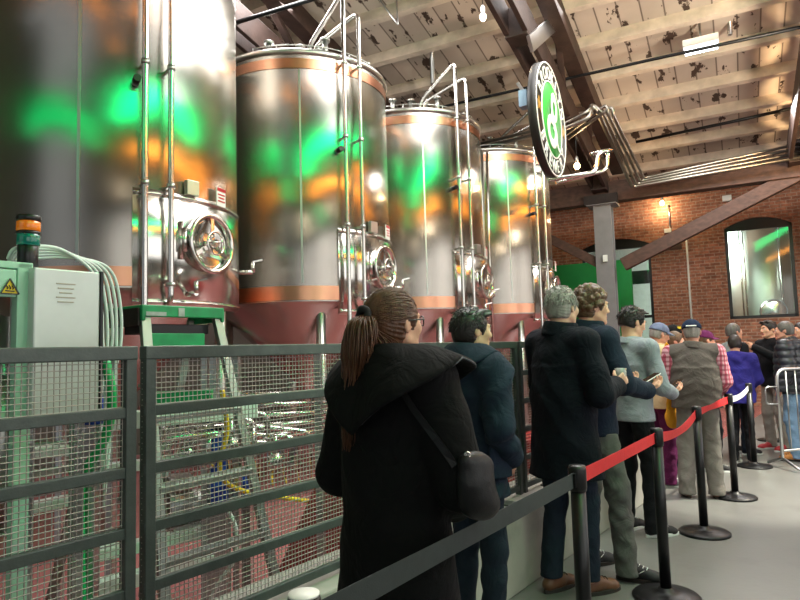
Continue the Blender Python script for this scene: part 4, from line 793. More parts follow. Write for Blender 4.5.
    def top(s, name, m, hem=.86, th=.018, flare=0, sleeve=1, collar=None, noise=None, cuffs=True, hood=None, extra=(), sl_m=None, arms=True, h=None, tc=0):
        k = s.s; f = s.fat; er = lambda *r: tuple(q*k for q in r); pr = []
        pr += [E(s.chest+V3(0, 0, .0), er(.155+th+f*.5, .105+th+f*.6, .19), None, 0), C(s.sho[0], s.sho[1], (.05+th)*k, (.05+th)*k, .05*k), E(s.waist, er(.142+th+f, .1+th+f, .17), None, .06*k)]
        pr += [C(s.neck+V3(0, -.005, -.03)*k, s.sho[i]*.75+s.neck*.25-V3(0, 0, .02)*k, .055*k+th*k, .05*k+th*k, .04*k) for i in (0, 1)]
        s.hem = hem; zb = hem*k; pr += [Fr(V3(s.pel[0], s.pel[1]*.8, zb), s.waist+V3(0, 0, .16)*k, er(.16+th+flare+f*.7, .115+th+flare*.8+f*.7), er(.13+th+f, .09+th+f), .06*k)]
        sl = []
        for i in (0, 1):
            el, wr = s.arm[i]; w2 = el+(wr-el)*sleeve*.97
            sl += [C(s.sho[i], el, (.052+th)*k, (.046+th*.9)*k, .03*k), C(el, w2, (.046+th*.9)*k, (.034+th*.8)*k, .02*k)]
            if cuffs and sleeve > .8: sl += [C(w2-(wr-el)*.1, w2, (.036+th*.85)*k, (.036+th*.85)*k, .004*k)]
        if arms: pr += sl
        pr += list(extra)
        cut = [(V3(0, 0, zb), V3(0, 0, -1))]
        pr += [C(s.neck+V3(0, .0, .005)*k, s.HD(0, 0, -.02), (.05+tc)*k, (.055+tc)*k, .008*k, '-')]
        o = s.wear(name, pr, m, cut, noise, h)
        if not arms and sl_m:
            for i in (0, 1): s.wear('sleeve', sl[i*(len(sl)//2):(i+1)*(len(sl)//2)], sl_m, (), noise, h)
        if collar: s.collar(o, collar, m if not isinstance(m, list) else m[0], tc+th*.55)
        return o
    def collar(s, par, hgt, m, tc=0, back=1.0):
        k = s.s; b = MB(); vs = []; n = 30; rows = 5
        for j in range(rows):
            for i in range(n):
                a = 2*math.pi*i/n; q = j/(rows-1); up_ = hgt*(.75+.25*math.cos(a-math.pi*1.5) if back else 1); r = .076+tc+.016*(1-q)+.004*math.sin(3*a)
                if j == 4: r -= .012; q = .8
                p = s.neck+V3(r*math.cos(a), r*1.02*math.sin(a)-.006+.028*q*(1 if True else 0)*.6, -.01+(up_+.03)*q+.006*math.sin(2*a))*k; vs.append(p)
        b.add(vs, [(j*n+i, j*n+(i+1) % n, (j+1)*n+(i+1) % n, (j+1)*n+i) for j in range(rows-1) for i in range(n)], True); o = b.build('collar', m); o.parent = par
        sd = o.modifiers.new('solid', 'SOLIDIFY'); sd.thickness = .008; ss = o.modifiers.new('sub', 'SUBSURF'); ss.levels = 1; ss.render_levels = 1
    def trousers(s, m, th=.012, noise=None, cutz=.034, bag=.0):
        k = s.s; f = s.fat; pr = [E(s.pel, (( .15+th+f*.6)*k, (.11+th+f*.6)*k, .13*k), None, 0)]
        for i in (0, 1): pr += [C(s.hip[i]+V3(0, -.012, 0)*k, s.knee[i], (.076+th)*k, (.058+th+bag)*k, .04*k), C(s.knee[i], s.ank[i]+V3(0, 0, -.04)*k, (.056+th+bag)*k, (.05+th+bag)*k, .03*k)]
        return s.wear('trousers', pr, m, [(V3(0, 0, cutz*k), V3(0, 0, -1)), (V3(0, 0, (s.hem+.02)*k), V3(0, 0, 1))], noise or folds(.006, 34, 3))
    def shoes(s, m, sole='whiteplastic', boot=False, length=.27, logo=None):
        k = s.s
        for i in (0, 1):
            p, yw = s.feet[i]; Rm = rotm(yw); G = lambda x, y, z: p+Rm @ (V3(x, y, z)*k); hl = -.085; to = hl+length-.045
            pr = [C(G(0, hl+.03, .045), G(0, .03, .05), .036*k, .036*k, 0), C(G(0, .015, .06), G(0, to-.02, .035), .042*k, .032*k, .03*k), E(G(0, to-.02, .03), (.043*k, .06*k, .032*k), Rm, .02*k), C(G(0, -.035, .05), G(0, -.032, .085 if not boot else .17), .036*k, .036*k, .015*k)]
            o = s.wear('shoe', pr, m, [(V3(0, 0, .012*k), V3(0, 0, -1))], None, max(.005, s.h*.8))
            b = MB(); pts = []; nn = 22
            for q in range(nn):
                a = 2*math.pi*q/nn; yy = math.sin(a); xx = math.cos(a)*(.043+.006*yy); ym = hl-.006+(length+.012)*(.5+.5*yy); pts.append((xx, ym))
            vs = [G(x, y, .0) for x, y in pts]+[G(x*1.02, y, .024) for x, y in pts]; b.add(vs, [tuple(range(nn))[::-1], tuple(range(nn, 2*nn))]+[(q, (q+1) % nn, nn+(q+1) % nn, nn+q) for q in range(nn)]); so = b.build('sole', sole, bevel=.003); so.parent = o
            if True:
                l = MB()
                for q in range(4): y_ = .02+.022*q; l.tube([G(-.022, y_, .097-.0072*q), G(0, y_+.006, .104-.0072*q), G(.022, y_, .097-.0072*q)], .003, 6)
                lo_ = l.build('laces', sole if logo is None else 'whiteplastic'); lo_.parent = o
            if logo:
                for sx in (-1, 1):
                    b = MB().tube(spline([G(sx*.038, -.03, .055), G(sx*.041, -.01, .042), G(sx*.043, .03, .05), G(sx*.036, .075, .075)], 5), [.002, .004, .006, .0065, .0065, .006, .006, .005, .005, .004, .004, .003, .003, .002, .002, .001], 6); lo_ = b.build('curved_mark', 'whitepaint'); lo_.parent = o
    def hair(s, m, style='short', vol=.012, seed=1, h=None, line=.055, low=-.06, strands=0, amp=.0016):
        k = s.s; hr = s.hr; HD = s.HD; er = lambda *r: tuple(q*k for q in r)
        pr = [E(HD(0, -.02, .028), er(.076+vol, .094+vol, .092+vol), hr, 0), E(HD(0, -.045, -.02), er(.066+vol*.6, .064+vol*.6, .08), hr, .02*k)]
        r2 = random.Random(seed)
        if style == 'curly':
            for q in range(120):
                a = r2.uniform(0, 2*math.pi); t = r2.uniform(-.35, 1); c_ = math.sqrt(max(0, 1-t*t)); d = V3(c_*math.cos(a), c_*math.sin(a), t); p = V3(d[0]*.09, -.018+d[1]*.104, .028+d[2]*.108)
                if p[1] > .06 and p[2] < .05: continue
                rr = r2.uniform(.014, .024); pr.append(E(HD(*p), er(rr, rr, rr*1.1), hr, .006*k))
        if style == 'quiff':
            for q in range(46):
                x = r2.uniform(-.055, .055); y_ = r2.uniform(-.06, .075); z = .1+.012*r2.random()-(y_/.1)**2*.025-(x/.08)**2*.02; pr.append(C(HD(x, y_-.02, z), HD(x*1.05+r2.uniform(-.01, .01), y_+.02, z+.02*r2.random()), .012*k, .006*k, .008*k))
        # clear the face, the ears and the neck
        pr += [E(HD(0, .09, -.055), er(.09, .068, line+.06), hr, .006*k, '-'), E(HD(-.085, .01, -.045), er(.024, .04, .055), hr, .006*k, '-'), E(HD(.085, .01, -.045), er(.024, .04, .055), hr, .006*k, '-')]
        def nz(X, Y, Z):
            x, y_, z = X-s.hc[0], Y-s.hc[1], Z-s.hc[2]; an = np.arctan2(x, np.abs(z)+.02*k); return amp*k*(np.sin(34*an+2*np.sin(30*y_/k))+.5*np.sin(71*an+3*np.sin(22*y_/k+1)))
        cutd = -(hr @ V3(0, .12, 1)); cutd /= np.linalg.norm(cutd)
        o = s.wear('hair', pr, m, [(HD(0, 0, low), cutd)], nz, h or min(s.h, .0055), sm=1)
        if style in ('curly', 'quiff', 'short') and strands:
            b = MB()
            for q in range(strands):
                a = r2.uniform(0, 2*math.pi); t = r2.uniform(-.1, 1); c_ = math.sqrt(max(0, 1-t*t)); p = V3(c_*math.cos(a)*(.078+vol), -.02+c_*math.sin(a)*(.095+vol), .028+t*(.093+vol))
                if p[1] > .05 and p[2] < line+.02: continue
                if p[2] < low+.01: continue
                g = V3(-p[0]*.1+r2.uniform(-.3, .3), r2.uniform(-.6, .4), -.7 if t < .5 else r2.uniform(-.3, .2)); L_ = .035 if style != 'curly' else .05; pts = []
                for u in range(6): w = u/5; pts.append(HD(*(p*(1+.03*math.sin(w*3.1))+g*L_*w+(V3(math.sin(w*9+q), math.cos(w*9+q), 0)*.007 if style == 'curly' else 0))))
                b.tube(pts, [.0022*k*(1-.8*u/5)+.0004 for u in range(6)], 4, False)
            st_ = b.build('strands', m); st_.parent = o
        return o
    def brows(s, m):
        for sx in (-1, 1):
            b = MB().tube([s.HD(sx*.014, .0965, .024), s.HD(sx*.03, .0965, .029), s.HD(sx*.046, .086, .023)], [.0035*s.s, .0042*s.s, .002*s.s], 6).build('eyebrow', m); b.parent = s.o
    def glasses(s, m, parent=None):
        b = MB(); HD = s.HD
        for sx in (-1, 1):
            b.tube([HD(sx*(.033+.023*math.cos(a)), .106-.018*abs(math.cos(a))*(1 if math.cos(a) > 0 else .2), .006+.017*math.sin(a)) for a in np.linspace(0, 2*math.pi, 21)[:-1]], .0022, 6, closed=True)
            b.tube([HD(sx*.056, .092, .012), HD(sx*.082, .06, .012), HD(sx*.085, -.01, .01), HD(sx*.083, -.025, -.004)], .0024, 6)
        b.tube([HD(-.01, .108, .01), HD(0, .111, .013), HD(.01, .108, .01)], .002, 6); o = b.build('glasses', m); o.parent = s.o
    def cap(s, m, brim_m=None, mark=None, bill=True, strap=None):
        k = s.s; HD = s.HD; hr = s.hr; pr = [E(HD(0, -.018, .035), (.094*k, .112*k, .098*k), hr, 0)]; d = hr @ V3(0, .1, 1); d /= np.linalg.norm(d)
        o = s.wear('cap', pr, m, [(HD(0, 0, .028), -d)], None, min(s.h, .006))
        b = MB()
        for q in range(6): a = q*math.pi/3; b.tube([HD(.0945*math.cos(a)*math.cos(t), -.018+.1125*math.sin(a)*math.cos(t), .035+.0985*math.sin(t)) for t in np.linspace(.1, 1.5, 8)], .0012, 4, False)
        b.sphere(HD(0, -.018, .134), .007, 8); sb = b.build('seams', m); sb.parent = o
        if bill:
            vs = []; n = 12
            for j in range(5):
                for i in range(n+1): a = R(20+140*i/n); q = j/4; vs.append(HD(math.cos(a)*(.09-.004*q), .0+math.sin(a)*(.092+.075*q*math.sin(a)), .05-.022*q-.02*math.cos(a)**2+.0))
            bb = MB().add(vs, [(j*(n+1)+i, j*(n+1)+i+1, (j+1)*(n+1)+i+1, (j+1)*(n+1)+i) for j in range(4) for i in range(n)], True).build('visor', brim_m or m); bb.parent = o; sd = bb.modifiers.new('solid', 'SOLIDIFY'); sd.thickness = .004
        if mark: bm_ = MB().box(HD(*mark[0]), mark[1], 0, Matrix([list(r) for r in hr])).build('patch', mark[2], bevel=.002); bm_.parent = o
        if strap: st_ = MB().tube([HD(.0955*math.sin(a), -.018-.1135*math.cos(a), .052) for a in np.linspace(-.5, .5, 9)], .008, 6).build('back_strap', strap); st_.parent = o
        return o
    def shawl(s, name, m, prof, n=56, rows=12, th=.016):   # folded-over hood: a thick sheet round the neck; prof: (angle, outer radius, outer z, crest height)
        k = s.s; vs = []; A = [q[0] for q in prof]
        for j in range(rows):
            q = j/(rows-1)
            for i in range(n):
                a = 360*i/n; ro, zo, cr = (np.interp(a, A, [q_[w] for q_ in prof], period=360) for w in (1, 2, 3)); ri = .062
                r = ri+(ro-ri)*q; z = -.01+(cr+.01)*min(1, q/.22) if q < .22 else cr+(zo-cr)*((q-.22)/.78)**1.5
                z += .006*math.sin(4*R(a)+5*q)*q; vs.append(s.neck+V3(r*math.cos(R(a)), .01+r*math.sin(R(a)), z)*k)
        s.rim = [np.array(v)+V3(0, 0, .012)*k for v in vs[-n:]]
        o = MB().add(vs, [(j*n+i, j*n+(i+1) % n, (j+1)*n+(i+1) % n, (j+1)*n+i) for j in range(rows-1) for i in range(n)], True).build(name, m); o.parent = s.o
        sd = o.modifiers.new('solid', 'SOLIDIFY'); sd.thickness = th; sd.offset = 1; ss = o.modifiers.new('sub', 'SUBSURF'); ss.levels = 1; ss.render_levels = 1; return o
# ---- fabrics
for n_, c_ in (('coat_black', '#070809'), ('coat_navy', '#0a101a'), ('parka_navy', '#1b2635'), ('jeans_dark', '#1d2733'), ('trouser_black', '#15161a'), ('jeans_grey', '#62625f'), ('sweater_grey', '#8d949b'), ('vest_grey', '#5a544f'), ('chino_grey', '#77736d'),
               ('tan_jacket', '#c9b48c'), ('maroon', '#5b1f4a'), ('hoodie_purple', '#2b2775'), ('raglan_grey', '#8b9493'), ('tee_black', '#16171b'), ('puffer', '#20242c'), ('jeans_light', '#7d9dbd'), ('khaki', '#9a948a'), ('pink_top', '#b9627c'), ('cap_navy', '#1b2940'), ('cap_blue', '#6d7791'), ('cap_black', '#141416'), ('yellow_bag', '#d99a2b'), ('jeans_blue', '#26344a')): cloth(n_, c_)
def hairmat(n, c, rough=.42): M[n] = mat(n, c, rough, 0, .35, 40, .2, 300, stretch=(1, 1, .15), spec=.5)
for n_, c_ in (('hair_brown', '#573621'), ('hair_dark', '#1d1613'), ('hair_grey', '#8f8a84'), ('hair_lightbrown', '#5f4632'), ('hair_saltgrey', '#5a5652')): hairmat(n_, c_)
M['leather_brown'] = mat('brown_leather', '#68432f', .45, 0, .15, 20, .1, 150); M['leather_tan'] = mat('tan_suede', '#c98a4b', .8, 0, .1); M['leather_black'] = mat('black_leather', '#0c0d0f', .45, 0, .15, 15, .12, 220, spec=.3); M['shoe_black'] = mat('black_knit', '#1a1b1e', .7, 0, .1, 30, .2, 300)
M['shoe_grey'] = mat('grey_knit', '#77787a', .7, 0, .1, 30); M['shoe_red'] = mat('red_shoe', '#b23038', .6, 0, .1); M['sole_dark'] = mat('dark_sole', '#2c2622', .7, 0, .1)
def plaid(name, c1, c2, c3):
    m = mat(name, c1, .85, 0, 0); nt = m.node_tree; L = nt.links.new; p = nt.nodes['Principled BSDF']; tc = nd(nt, 'ShaderNodeTexCoord'); sp = nd(nt, 'ShaderNodeSeparateXYZ'); L(tc.outputs['Object'], sp.inputs[0])
    ad = nd(nt, 'ShaderNodeMath', _operation='ADD'); L(sp.outputs[0], ad.inputs[0]); L(sp.outputs[1], ad.inputs[1]); last = None
    for k, (src, c) in enumerate(((ad.outputs[0], c2), (sp.outputs[2], c3))):
        mu = nd(nt, 'ShaderNodeMath', _operation='MULTIPLY'); mu.inputs[1].default_value = 1/.045; L(src, mu.inputs[0]); fr = nd(nt, 'ShaderNodeMath', _operation='FRACT'); L(mu.outputs[0], fr.inputs[0])
        lt_ = nd(nt, 'ShaderNodeMath', _operation='LESS_THAN'); lt_.inputs[1].default_value = .45; L(fr.outputs[0], lt_.inputs[0]); ml = nd(nt, 'ShaderNodeMath', _operation='MULTIPLY'); ml.inputs[1].default_value = .6; L(lt_.outputs[0], ml.inputs[0])
        x = nd(nt, 'ShaderNodeMix', _data_type='RGBA'); L(ml.outputs[0], x.inputs[0]); x.inputs[7].default_value = (*lin(c), 1)
        if last is None: x.inputs[6].default_value = (*lin(c1), 1)
        else: L(last, x.inputs[6])
        last = x.outputs[2]
    L(last, p.inputs['Base Color']); M[name] = m
plaid('plaid_red', '#b7566a', '#e3c3cb', '#7a2338')
def belt_dist(): pass
# ---- 1: woman in the long black coat
w = Person('woman with a long brown ponytail in a hooded black coat, back turned', (-.035, 2.15), 40, 1.70, '#d8a68b', 0.0, (-9, 3, 0), ((-.27, .0, 1.1), (-.12, .19, 1.03)), ((.28, .0, 1.12), (.1, .2, 1.0)), ((-.1, 0, 5), (.1, .05, -6)), True, .0, .006)
k = w.s
w.top('coat', 'coat_black', .2, .045, .075, extra=[], noise=folds(.007, 15, 1), h=.007)
NK = lambda x, y, z: w.neck+V3(x, y, z)*k
w.shawl('hood', 'coat_black', [(0, .3, .02, .055), (35, .29, -.03, .045), (60, .2, -.1, .02), (90, .13, -.12, .0), (140, .2, -.04, .03), (180, .25, .02, .055), (225, .23, -.11, .065), (270, .2, -.22, .07), (315, .28, -.1, .07)], th=.02)
w.wear('hood_fold', [C(NK(.1*math.cos(q), .0+.09*math.sin(q), -.035), NK(.1*math.cos(q+.4), .0+.09*math.sin(q+.4), -.035), .042*k, .042*k, .03) for q in np.arange(0, 6.3, .4)], 'coat_black', (), folds(.003, 20, 5), .007)
b = MB().tube([w.rim[q % 56] for q in range(44, 63)], .0035, 6); M['piping'] = mat('grey_piping', '#3c4147', .6, 0, 0); b.build('hood_piping', 'piping').parent = w.o
w.trousers('trouser_black'); w.shoes('leather_black', 'sole_dark', True)
hh = w.hair('hair_brown', 'short', .012, 3, .0045, .05, -.085, amp=.0018)
# ponytail: scrunchie and a hanging bundle of strands
base = w.HD(-.005, -.125, .035); M['scrunchie'] = mat('dark_scrunchie', '#141216', .8, 0, .1)
MB().tube([base+w.hr @ (V3(.026*math.cos(a), -.012+.004*math.sin(3*a), .026*math.sin(a))*k) for a in np.linspace(0, 2*math.pi, 17)[:-1]], .013*k, 10, closed=True).build('hair_tie', 'scrunchie').parent = hh
g = MB(); r2 = random.Random(5); spn = spline([base, w.HD(.004, -.152, .01), w.HD(.004, -.168, -.06), w.HD(-.012, -.178, -.16), w.HD(-.035, -.19, -.26), w.HD(-.06, -.19, -.42)], 6); spn = [np.array(p) for p in spn]; N_ = len(spn)
rad = [.018+.04*math.sin(min(1, i/10)*1.5) if i < 14 else .058*(1-(i-14)/(N_-14)*.6) for i in range(N_)]
for q in range(520):
    a = r2.uniform(0, 2*math.pi); ro = math.sqrt(r2.random()); ph = r2.uniform(0, 6); amp_ = r2.uniform(.1, .35); cut_ = N_-r2.randint(0, 9); pts = []
    for i in range(cut_):
        aa = a+.35*math.sin(i*.25+ph)*amp_; rr_ = rad[i]*ro*(1+.25*math.sin(i*.33+ph)); pts.append(spn[i]+w.hr @ (V3(rr_*math.cos(aa), rr_*.75*math.sin(aa), .004*math.sin(i*.5+ph))*k))
    g.tube(pts, [.0028*k*(1-.75*(i/cut_)**2) for i in range(cut_)], 4, False)
for q in range(150):      # loose hair falling from the tie towards the nape
    p0 = np.array(base); a_, b_ = r2.uniform(-.02, .075), r2.uniform(-.1, -.03); pts = [np.array(v) for v in spline([p0, w.HD(.0+a_*.5, -.125, -.02+r2.uniform(-.02, .02)), w.HD(a_, b_-.015, -.085+r2.uniform(-.03, .02)), w.HD(a_*1.1-.01, b_-.03, -.13+r2.uniform(-.03, .03))], 5)]
    g.tube(pts, [.0024*k*(1-.7*i/len(pts)) for i in range(len(pts))], 4, False)
g.build('ponytail', 'hair_brown').parent = hh
g = MB()
for q in range(420):     # strands combed back to the tie
    a = r2.uniform(-2.6, 2.6); el_ = r2.uniform(-.25, 1.15); p0 = V3(.089*math.sin(a)*math.cos(el_), -.02+.107*math.cos(a)*math.cos(el_), .028+.106*math.sin(el_))
    if p0[1] > .035 and p0[2] < .06: continue
    if p0[1] > -.02 and p0[2] < .02: continue
    e_ = V3(-.005+r2.uniform(-.02, .02), -.122, .035+r2.uniform(-.02, .02)); pts = []
    for i in range(9):
        q_ = p0+(e_-p0)*i/8; d_ = q_-V3(0, -.02, .028); n_ = math.sqrt((d_[0]/.0895)**2+(d_[1]/.1075)**2+(d_[2]/.1065)**2); f_ = 1/n_ if n_ < 1 else 1; q_ = V3(0, -.02, .028)+d_*(f_ if i < 8 else 1)*1.004; pts.append(w.HD(*q_))
    g.tube(pts, .0017*k, 4, False)
g.build('strands', 'hair_brown').parent = hh
w.glasses('black')
# crossbody bag at her right hip
Mw = Matrix.Translation(w.o.location) @ Matrix.Rotation(-R(40), 4, 'Z')
bc = Mw.inverted() @ at(477, 487, 1.93); X_, Y_, Z_ = bc
pr = [E(V3(X_, Y_, Z_-.02), (.04, .085, .07), rotm(0, -14), 0), E(V3(X_, Y_-.01, Z_+.045), (.03, .065, .06), rotm(0, -14), .05), C(V3(X_, Y_-.06, Z_+.09), V3(X_, Y_+.05, Z_+.065), .016, .016, .04), E(V3(X_, Y_+.02, Z_-.055), (.042, .08, .04), rotm(0, -14), .04)]
V, F = net(pr, .005, (), folds(.003, 34, 4)); V = (np.c_[V, np.ones(len(V))] @ np.array(Mw).T)[:, :3]; bagroot = thing('shoulder_bag', 'soft black leather shoulder bag hanging at the hip of the woman in the black coat', 'bag', Mw @ Vector((X_, Y_, Z_-.1)))
bo = mesh_np('body', V-np.array(bagroot.location), F, 'leather_black', bagroot); bo.location = (0, 0, 0)
bpy.context.view_layer.update(); wc = [o_ for o_ in kids(w.o) if o_.name.startswith('coat')][0]; stp = []
for px_, py_ in ((396, 372), (404, 392), (414, 408), (425, 423), (436, 438), (446, 452), (455, 466)):
    d_ = (at(px_, py_, 1)-Vector((0, 0, EYE))).normalized(); inv = Mw.inverted(); hit, loc, nor, _ = wc.ray_cast(inv @ Vector((0, 0, EYE)), inv.to_3x3() @ d_)
    stp.append((Mw @ (loc+nor*.006), Mw.to_3x3() @ nor) if hit else (at(px_, py_, 1.98), -d_))
vs = []
for i, (p_, nn) in enumerate(stp):
    t = (stp[min(i+1, len(stp)-1)][0]-stp[max(i-1, 0)][0]).normalized(); sd_ = t.cross(nn).normalized()*.011; vs += [p_+sd_+nn*.003, p_-sd_+nn*.003, p_-sd_-nn*.002, p_+sd_-nn*.002]
MB().add(vs, [(i*4+j, i*4+(j+1) % 4, i*4+4+(j+1) % 4, i*4+4+j) for i in range(len(stp)-1) for j in range(4)]).build('strap', 'leather_black', bagroot)
zp = MB(); zt2 = [Mw @ Vector((X_+.01, Y_-.06+.022*q, Z_+.105-.004*q)) for q in range(6)]; zp.tube(zt2, .0035, 6); zp.tube([zt2[0]+Vector((.008*math.cos(a_), 0, .008*math.sin(a_))) for a_ in np.linspace(0, 6, 12)], .003, 6); zp.build('zip', 'steel', bagroot)
# ---- 2: man in the navy parka
p = Person('dark-haired man in a navy parka standing just beyond the woman in black', (.36, 3.3), 56, 1.70, '#cfa184', .0, (-14, 0, 0), ((-.25, .03, 1.15), (-.13, .2, 1.05)), ((.262, -.05, 1.15), (.18, .1, .98)), ((-.11, 0, 8), (.11, .02, -8)), h=.007, handR=dict(dir=(-.3, .2, -.9), palm=(-1, 0, 0)))
hood2 = [C(p.neck+V3(-.1, -.06, -.02)*p.s, p.neck+V3(0, -.12, -.05)*p.s, .045, .05, .03), C(p.neck+V3(.1, -.06, -.02)*p.s, p.neck+V3(0, -.12, -.05)*p.s, .045, .05, .03), C(p.neck+V3(-.1, -.06, -.02)*p.s, p.neck+V3(-.08, .05, -.01)*p.s, .04, .03, .03), C(p.neck+V3(.1, -.06, -.02)*p.s, p.neck+V3(.08, .05, -.01)*p.s, .04, .03, .03)]
o = p.top('parka', 'parka_navy', .78, .036, .012, noise=folds(.013, 26, 2), extra=hood2)
p.shawl('hood', 'parka_navy', [(0, .19, .03, .06), (90, .12, -.06, .03), (180, .19, .03, .06), (225, .2, -.05, .075), (270, .205, -.13, .08), (315, .2, -.05, .075)], th=.02)
pk_ = p.wear('pocket', [Fr(V3(.2, .0, .86), V3(.2, .0, 1.02), (.02, .075), (.018, .075), 0)], 'parka_navy', (), None)
for z in (.98, 1.05): MB().sphere(V3(.215, .04, z), .008, 8).build('stud', 'steel').parent = o
p.trousers('jeans_dark'); p.shoes('shoe_black', 'whiteplastic'); p.hair('hair_dark', 'quiff', .012, 2, None, .06, -.07, 520); p.brows('hair_dark')
# ---- 3: grey-haired man, long navy coat
hd3 = dict(dir=(.1, .8, .5), palm=(-1, .1, 0), thumb=(0, 0, 1), curl=.75)
p = Person('grey-haired man in a long dark navy coat and brown boots holding a cup', (1.0, 3.95), 60, 1.86, '#d3a58c', 0.02, (8, -2, 0), ((-.25, .06, 1.17), (-.12, .27, 1.1)), ((.27, .02, 1.14), (.2, .22, 1.17)), ((-.075, -.06, 6), (.085, .08, -8)), fat=.02, h=.006, handR=hd3)
p.top('coat', 'coat_navy', .66, .032, .03, collar=.075, noise=folds(.007, 18, 6)); p.trousers('jeans_dark', cutz=.085); p.shoes('leather_brown', 'sole_dark', True); p.hair('hair_grey', 'short', .01, 4, .005, .062, -.075, 700); p.brows('hair_grey')
Mp = Matrix.Translation(p.o.location) @ Matrix.Rotation(p.o.rotation_euler.z, 4, 'Z'); c = Mp @ Vector(p.pc[1]); cu_ = thing('cup', 'clear drink cup gripped by the grey-haired man in the navy coat', 'cup', c-Vector((0, 0, .05)))
M['cupglass'] = mat('cup_plastic', '#e8e8e4', .15, 0, 0, trans=.7); MB().lathe([(.001, -.05), (.028, -.05), (.036, .06), (.034, .06), (.027, -.046), (.001, -.046)], c, 24).build('body', 'cupglass', cu_)
# ---- 4: curly youth
hd4 = dict(dir=(-.2, .8, .3), palm=(0, -.3, 1), thumb=(1, 0, 0), curl=.3)
p = Person('tall curly-haired youth in a navy jacket and black trainers, partly behind the grey-haired man', (1.28, 4.3), 76, 1.88, '#d9a78c', .03, (-6, -2, 0), ((-.25, .06, 1.17), (-.1, .3, 1.12)), ((.26, .06, 1.16), (.12, .32, 1.1)), ((-.1, .0, 4), (.2, .09, -38)), h=.006, handL=hd4, handR=hd4)
p.top('jacket', 'parka_navy', .84, .026, .0, collar=.08, noise=folds(.006, 26, 8)); p.trousers('jeans_grey', .014, folds(.009, 40, 4)); p.shoes('shoe_black', 'sole_dark', logo=True); p.hair('hair_lightbrown', 'curly', .014, 9, .005, .058, -.075, 700); p.brows('hair_lightbrown')
def held(p, i, nm, label, cat, size, m, rot=(0, 0, 0), off=(0, 0, 0)):
    Mp = Matrix.Translation(p.o.location) @ Matrix.Rotation(p.o.rotation_euler.z, 4, 'Z'); c = Mp @ Vector(np.array(p.pc[i])+np.array(off)); rt_ = Mp.to_3x3() @ Matrix([list(r) for r in rotm(*rot)])
    t = thing(nm, label, cat, c); MB().box(c, size, rot=rt_).build('body', m, t, bevel=.006); MB().box(c+rt_ @ Vector((0, 0, size[2]/2+.001)), (size[0]*.9, size[1]*.92, .001), rot=rt_).build('screen', 'iris', t)
held(p, 1, 'phone', 'phone held by the curly-haired youth', 'phone', (.07, .14, .009), 'whiteplastic', (0, 25, 0), (-.06, .02, .02))
# ---- 5: youth in the grey sweater
p = Person('youth in a grey sweater and black trousers looking down at a phone', (1.85, 5.1), 66, 1.79, '#dba88c', .05, (-10, -16, 0), ((-.24, .06, 1.16), (-.1, .3, 1.1)), ((.255, .05, 1.13), (.13, .29, 1.07)), ((-.11, 0, 6), (.12, .05, -12)), h=.006, handL=dict(dir=(.2, .9, .2), palm=(0, -.2, 1), thumb=(-1, 0, 0), curl=.3), handR=dict(dir=(-.15, .9, .25), palm=(-.4, -.1, 1), thumb=(0, 0, 1), curl=.4))
p.top('sweater', 'sweater_grey', .87, .018, .006, noise=folds(.006, 24, 3), collar=.03); p.trousers('trouser_black'); p.shoes('shoe_black', 'whiteplastic'); p.hair('hair_dark', 'quiff', .011, 6, None, .06, -.06, 520); p.brows('hair_dark')
held(p, 1, 'phone', 'phone held in front of the grey sweater', 'phone', (.07, .14, .009), 'black', (0, 30, 0), (-.03, .03, .015))
# ---- 6: old man, blue-grey cap, tan jacket
p = Person('older man in a faded blue cap and tan jacket beside the grey sweater', (2.74, 6.75), 80, 1.70, '#d79a80', .05, (-4, -14, 0), ((-.25, .0, 1.15), (-.14, .22, 1.1)), ((.26, .0, 1.14), (.14, .25, 1.05)), fat=.02, h=.008)
p.top('jacket', 'tan_jacket', .84, .03, .01, collar=.06, noise=folds(.007, 22, 2)); p.trousers('maroon', .018); p.shoes('shoe_grey', 'whiteplastic'); p.hair('hair_grey', 'short', .006, 4, None, .05, -.06); p.cap('cap_blue')
Mp = Matrix.Translation(p.o.location) @ Matrix.Rotation(p.o.rotation_euler.z, 4, 'Z'); c = Mp @ Vector((.3, -.05, .82)); t = thing('tote_bag', 'yellow tote bag hanging beside the tan jacket', 'bag', c)
V, F = net([E(V3(0, 0, 0), (.025, .07, .17), None, 0), E(V3(0, 0, -.1), (.03, .075, .08), None, .05)], .009, [(V3(0, 0, .15), V3(0, 0, 1))], folds(.005, 30, 3)); bo = mesh_np('body', V, F, 'yellow_bag', t); bo.rotation_euler = p.o.rotation_euler
MB().tube([c+Mp.to_3x3() @ Vector(q) for q in spline([(-.0, -.08, .14), (-.01, -.06, .4), (-.03, 0, .68), (-.01, .06, .4), (0, .08, .14)], 6)], .01, 8).build('strap', 'yellow_bag', t)
# ---- 8: person in maroon trousers
p = Person('person in a pink top partly hidden between the faded blue cap and the grey vest', (3.2, 7.4), 120, 1.62, '#d99f86', .02, (10, -5, 0), h=.009, fem=True)
p.top('top', 'pink_top', .88, .02, .0, noise=folds(.006, 22, 7)); p.trousers('jeans_dark', .02, folds(.008, 30, 2)); p.shoes('shoe_grey', 'whiteplastic'); p.hair('hair_lightbrown', 'short', .012, 2, None, .055, -.09)
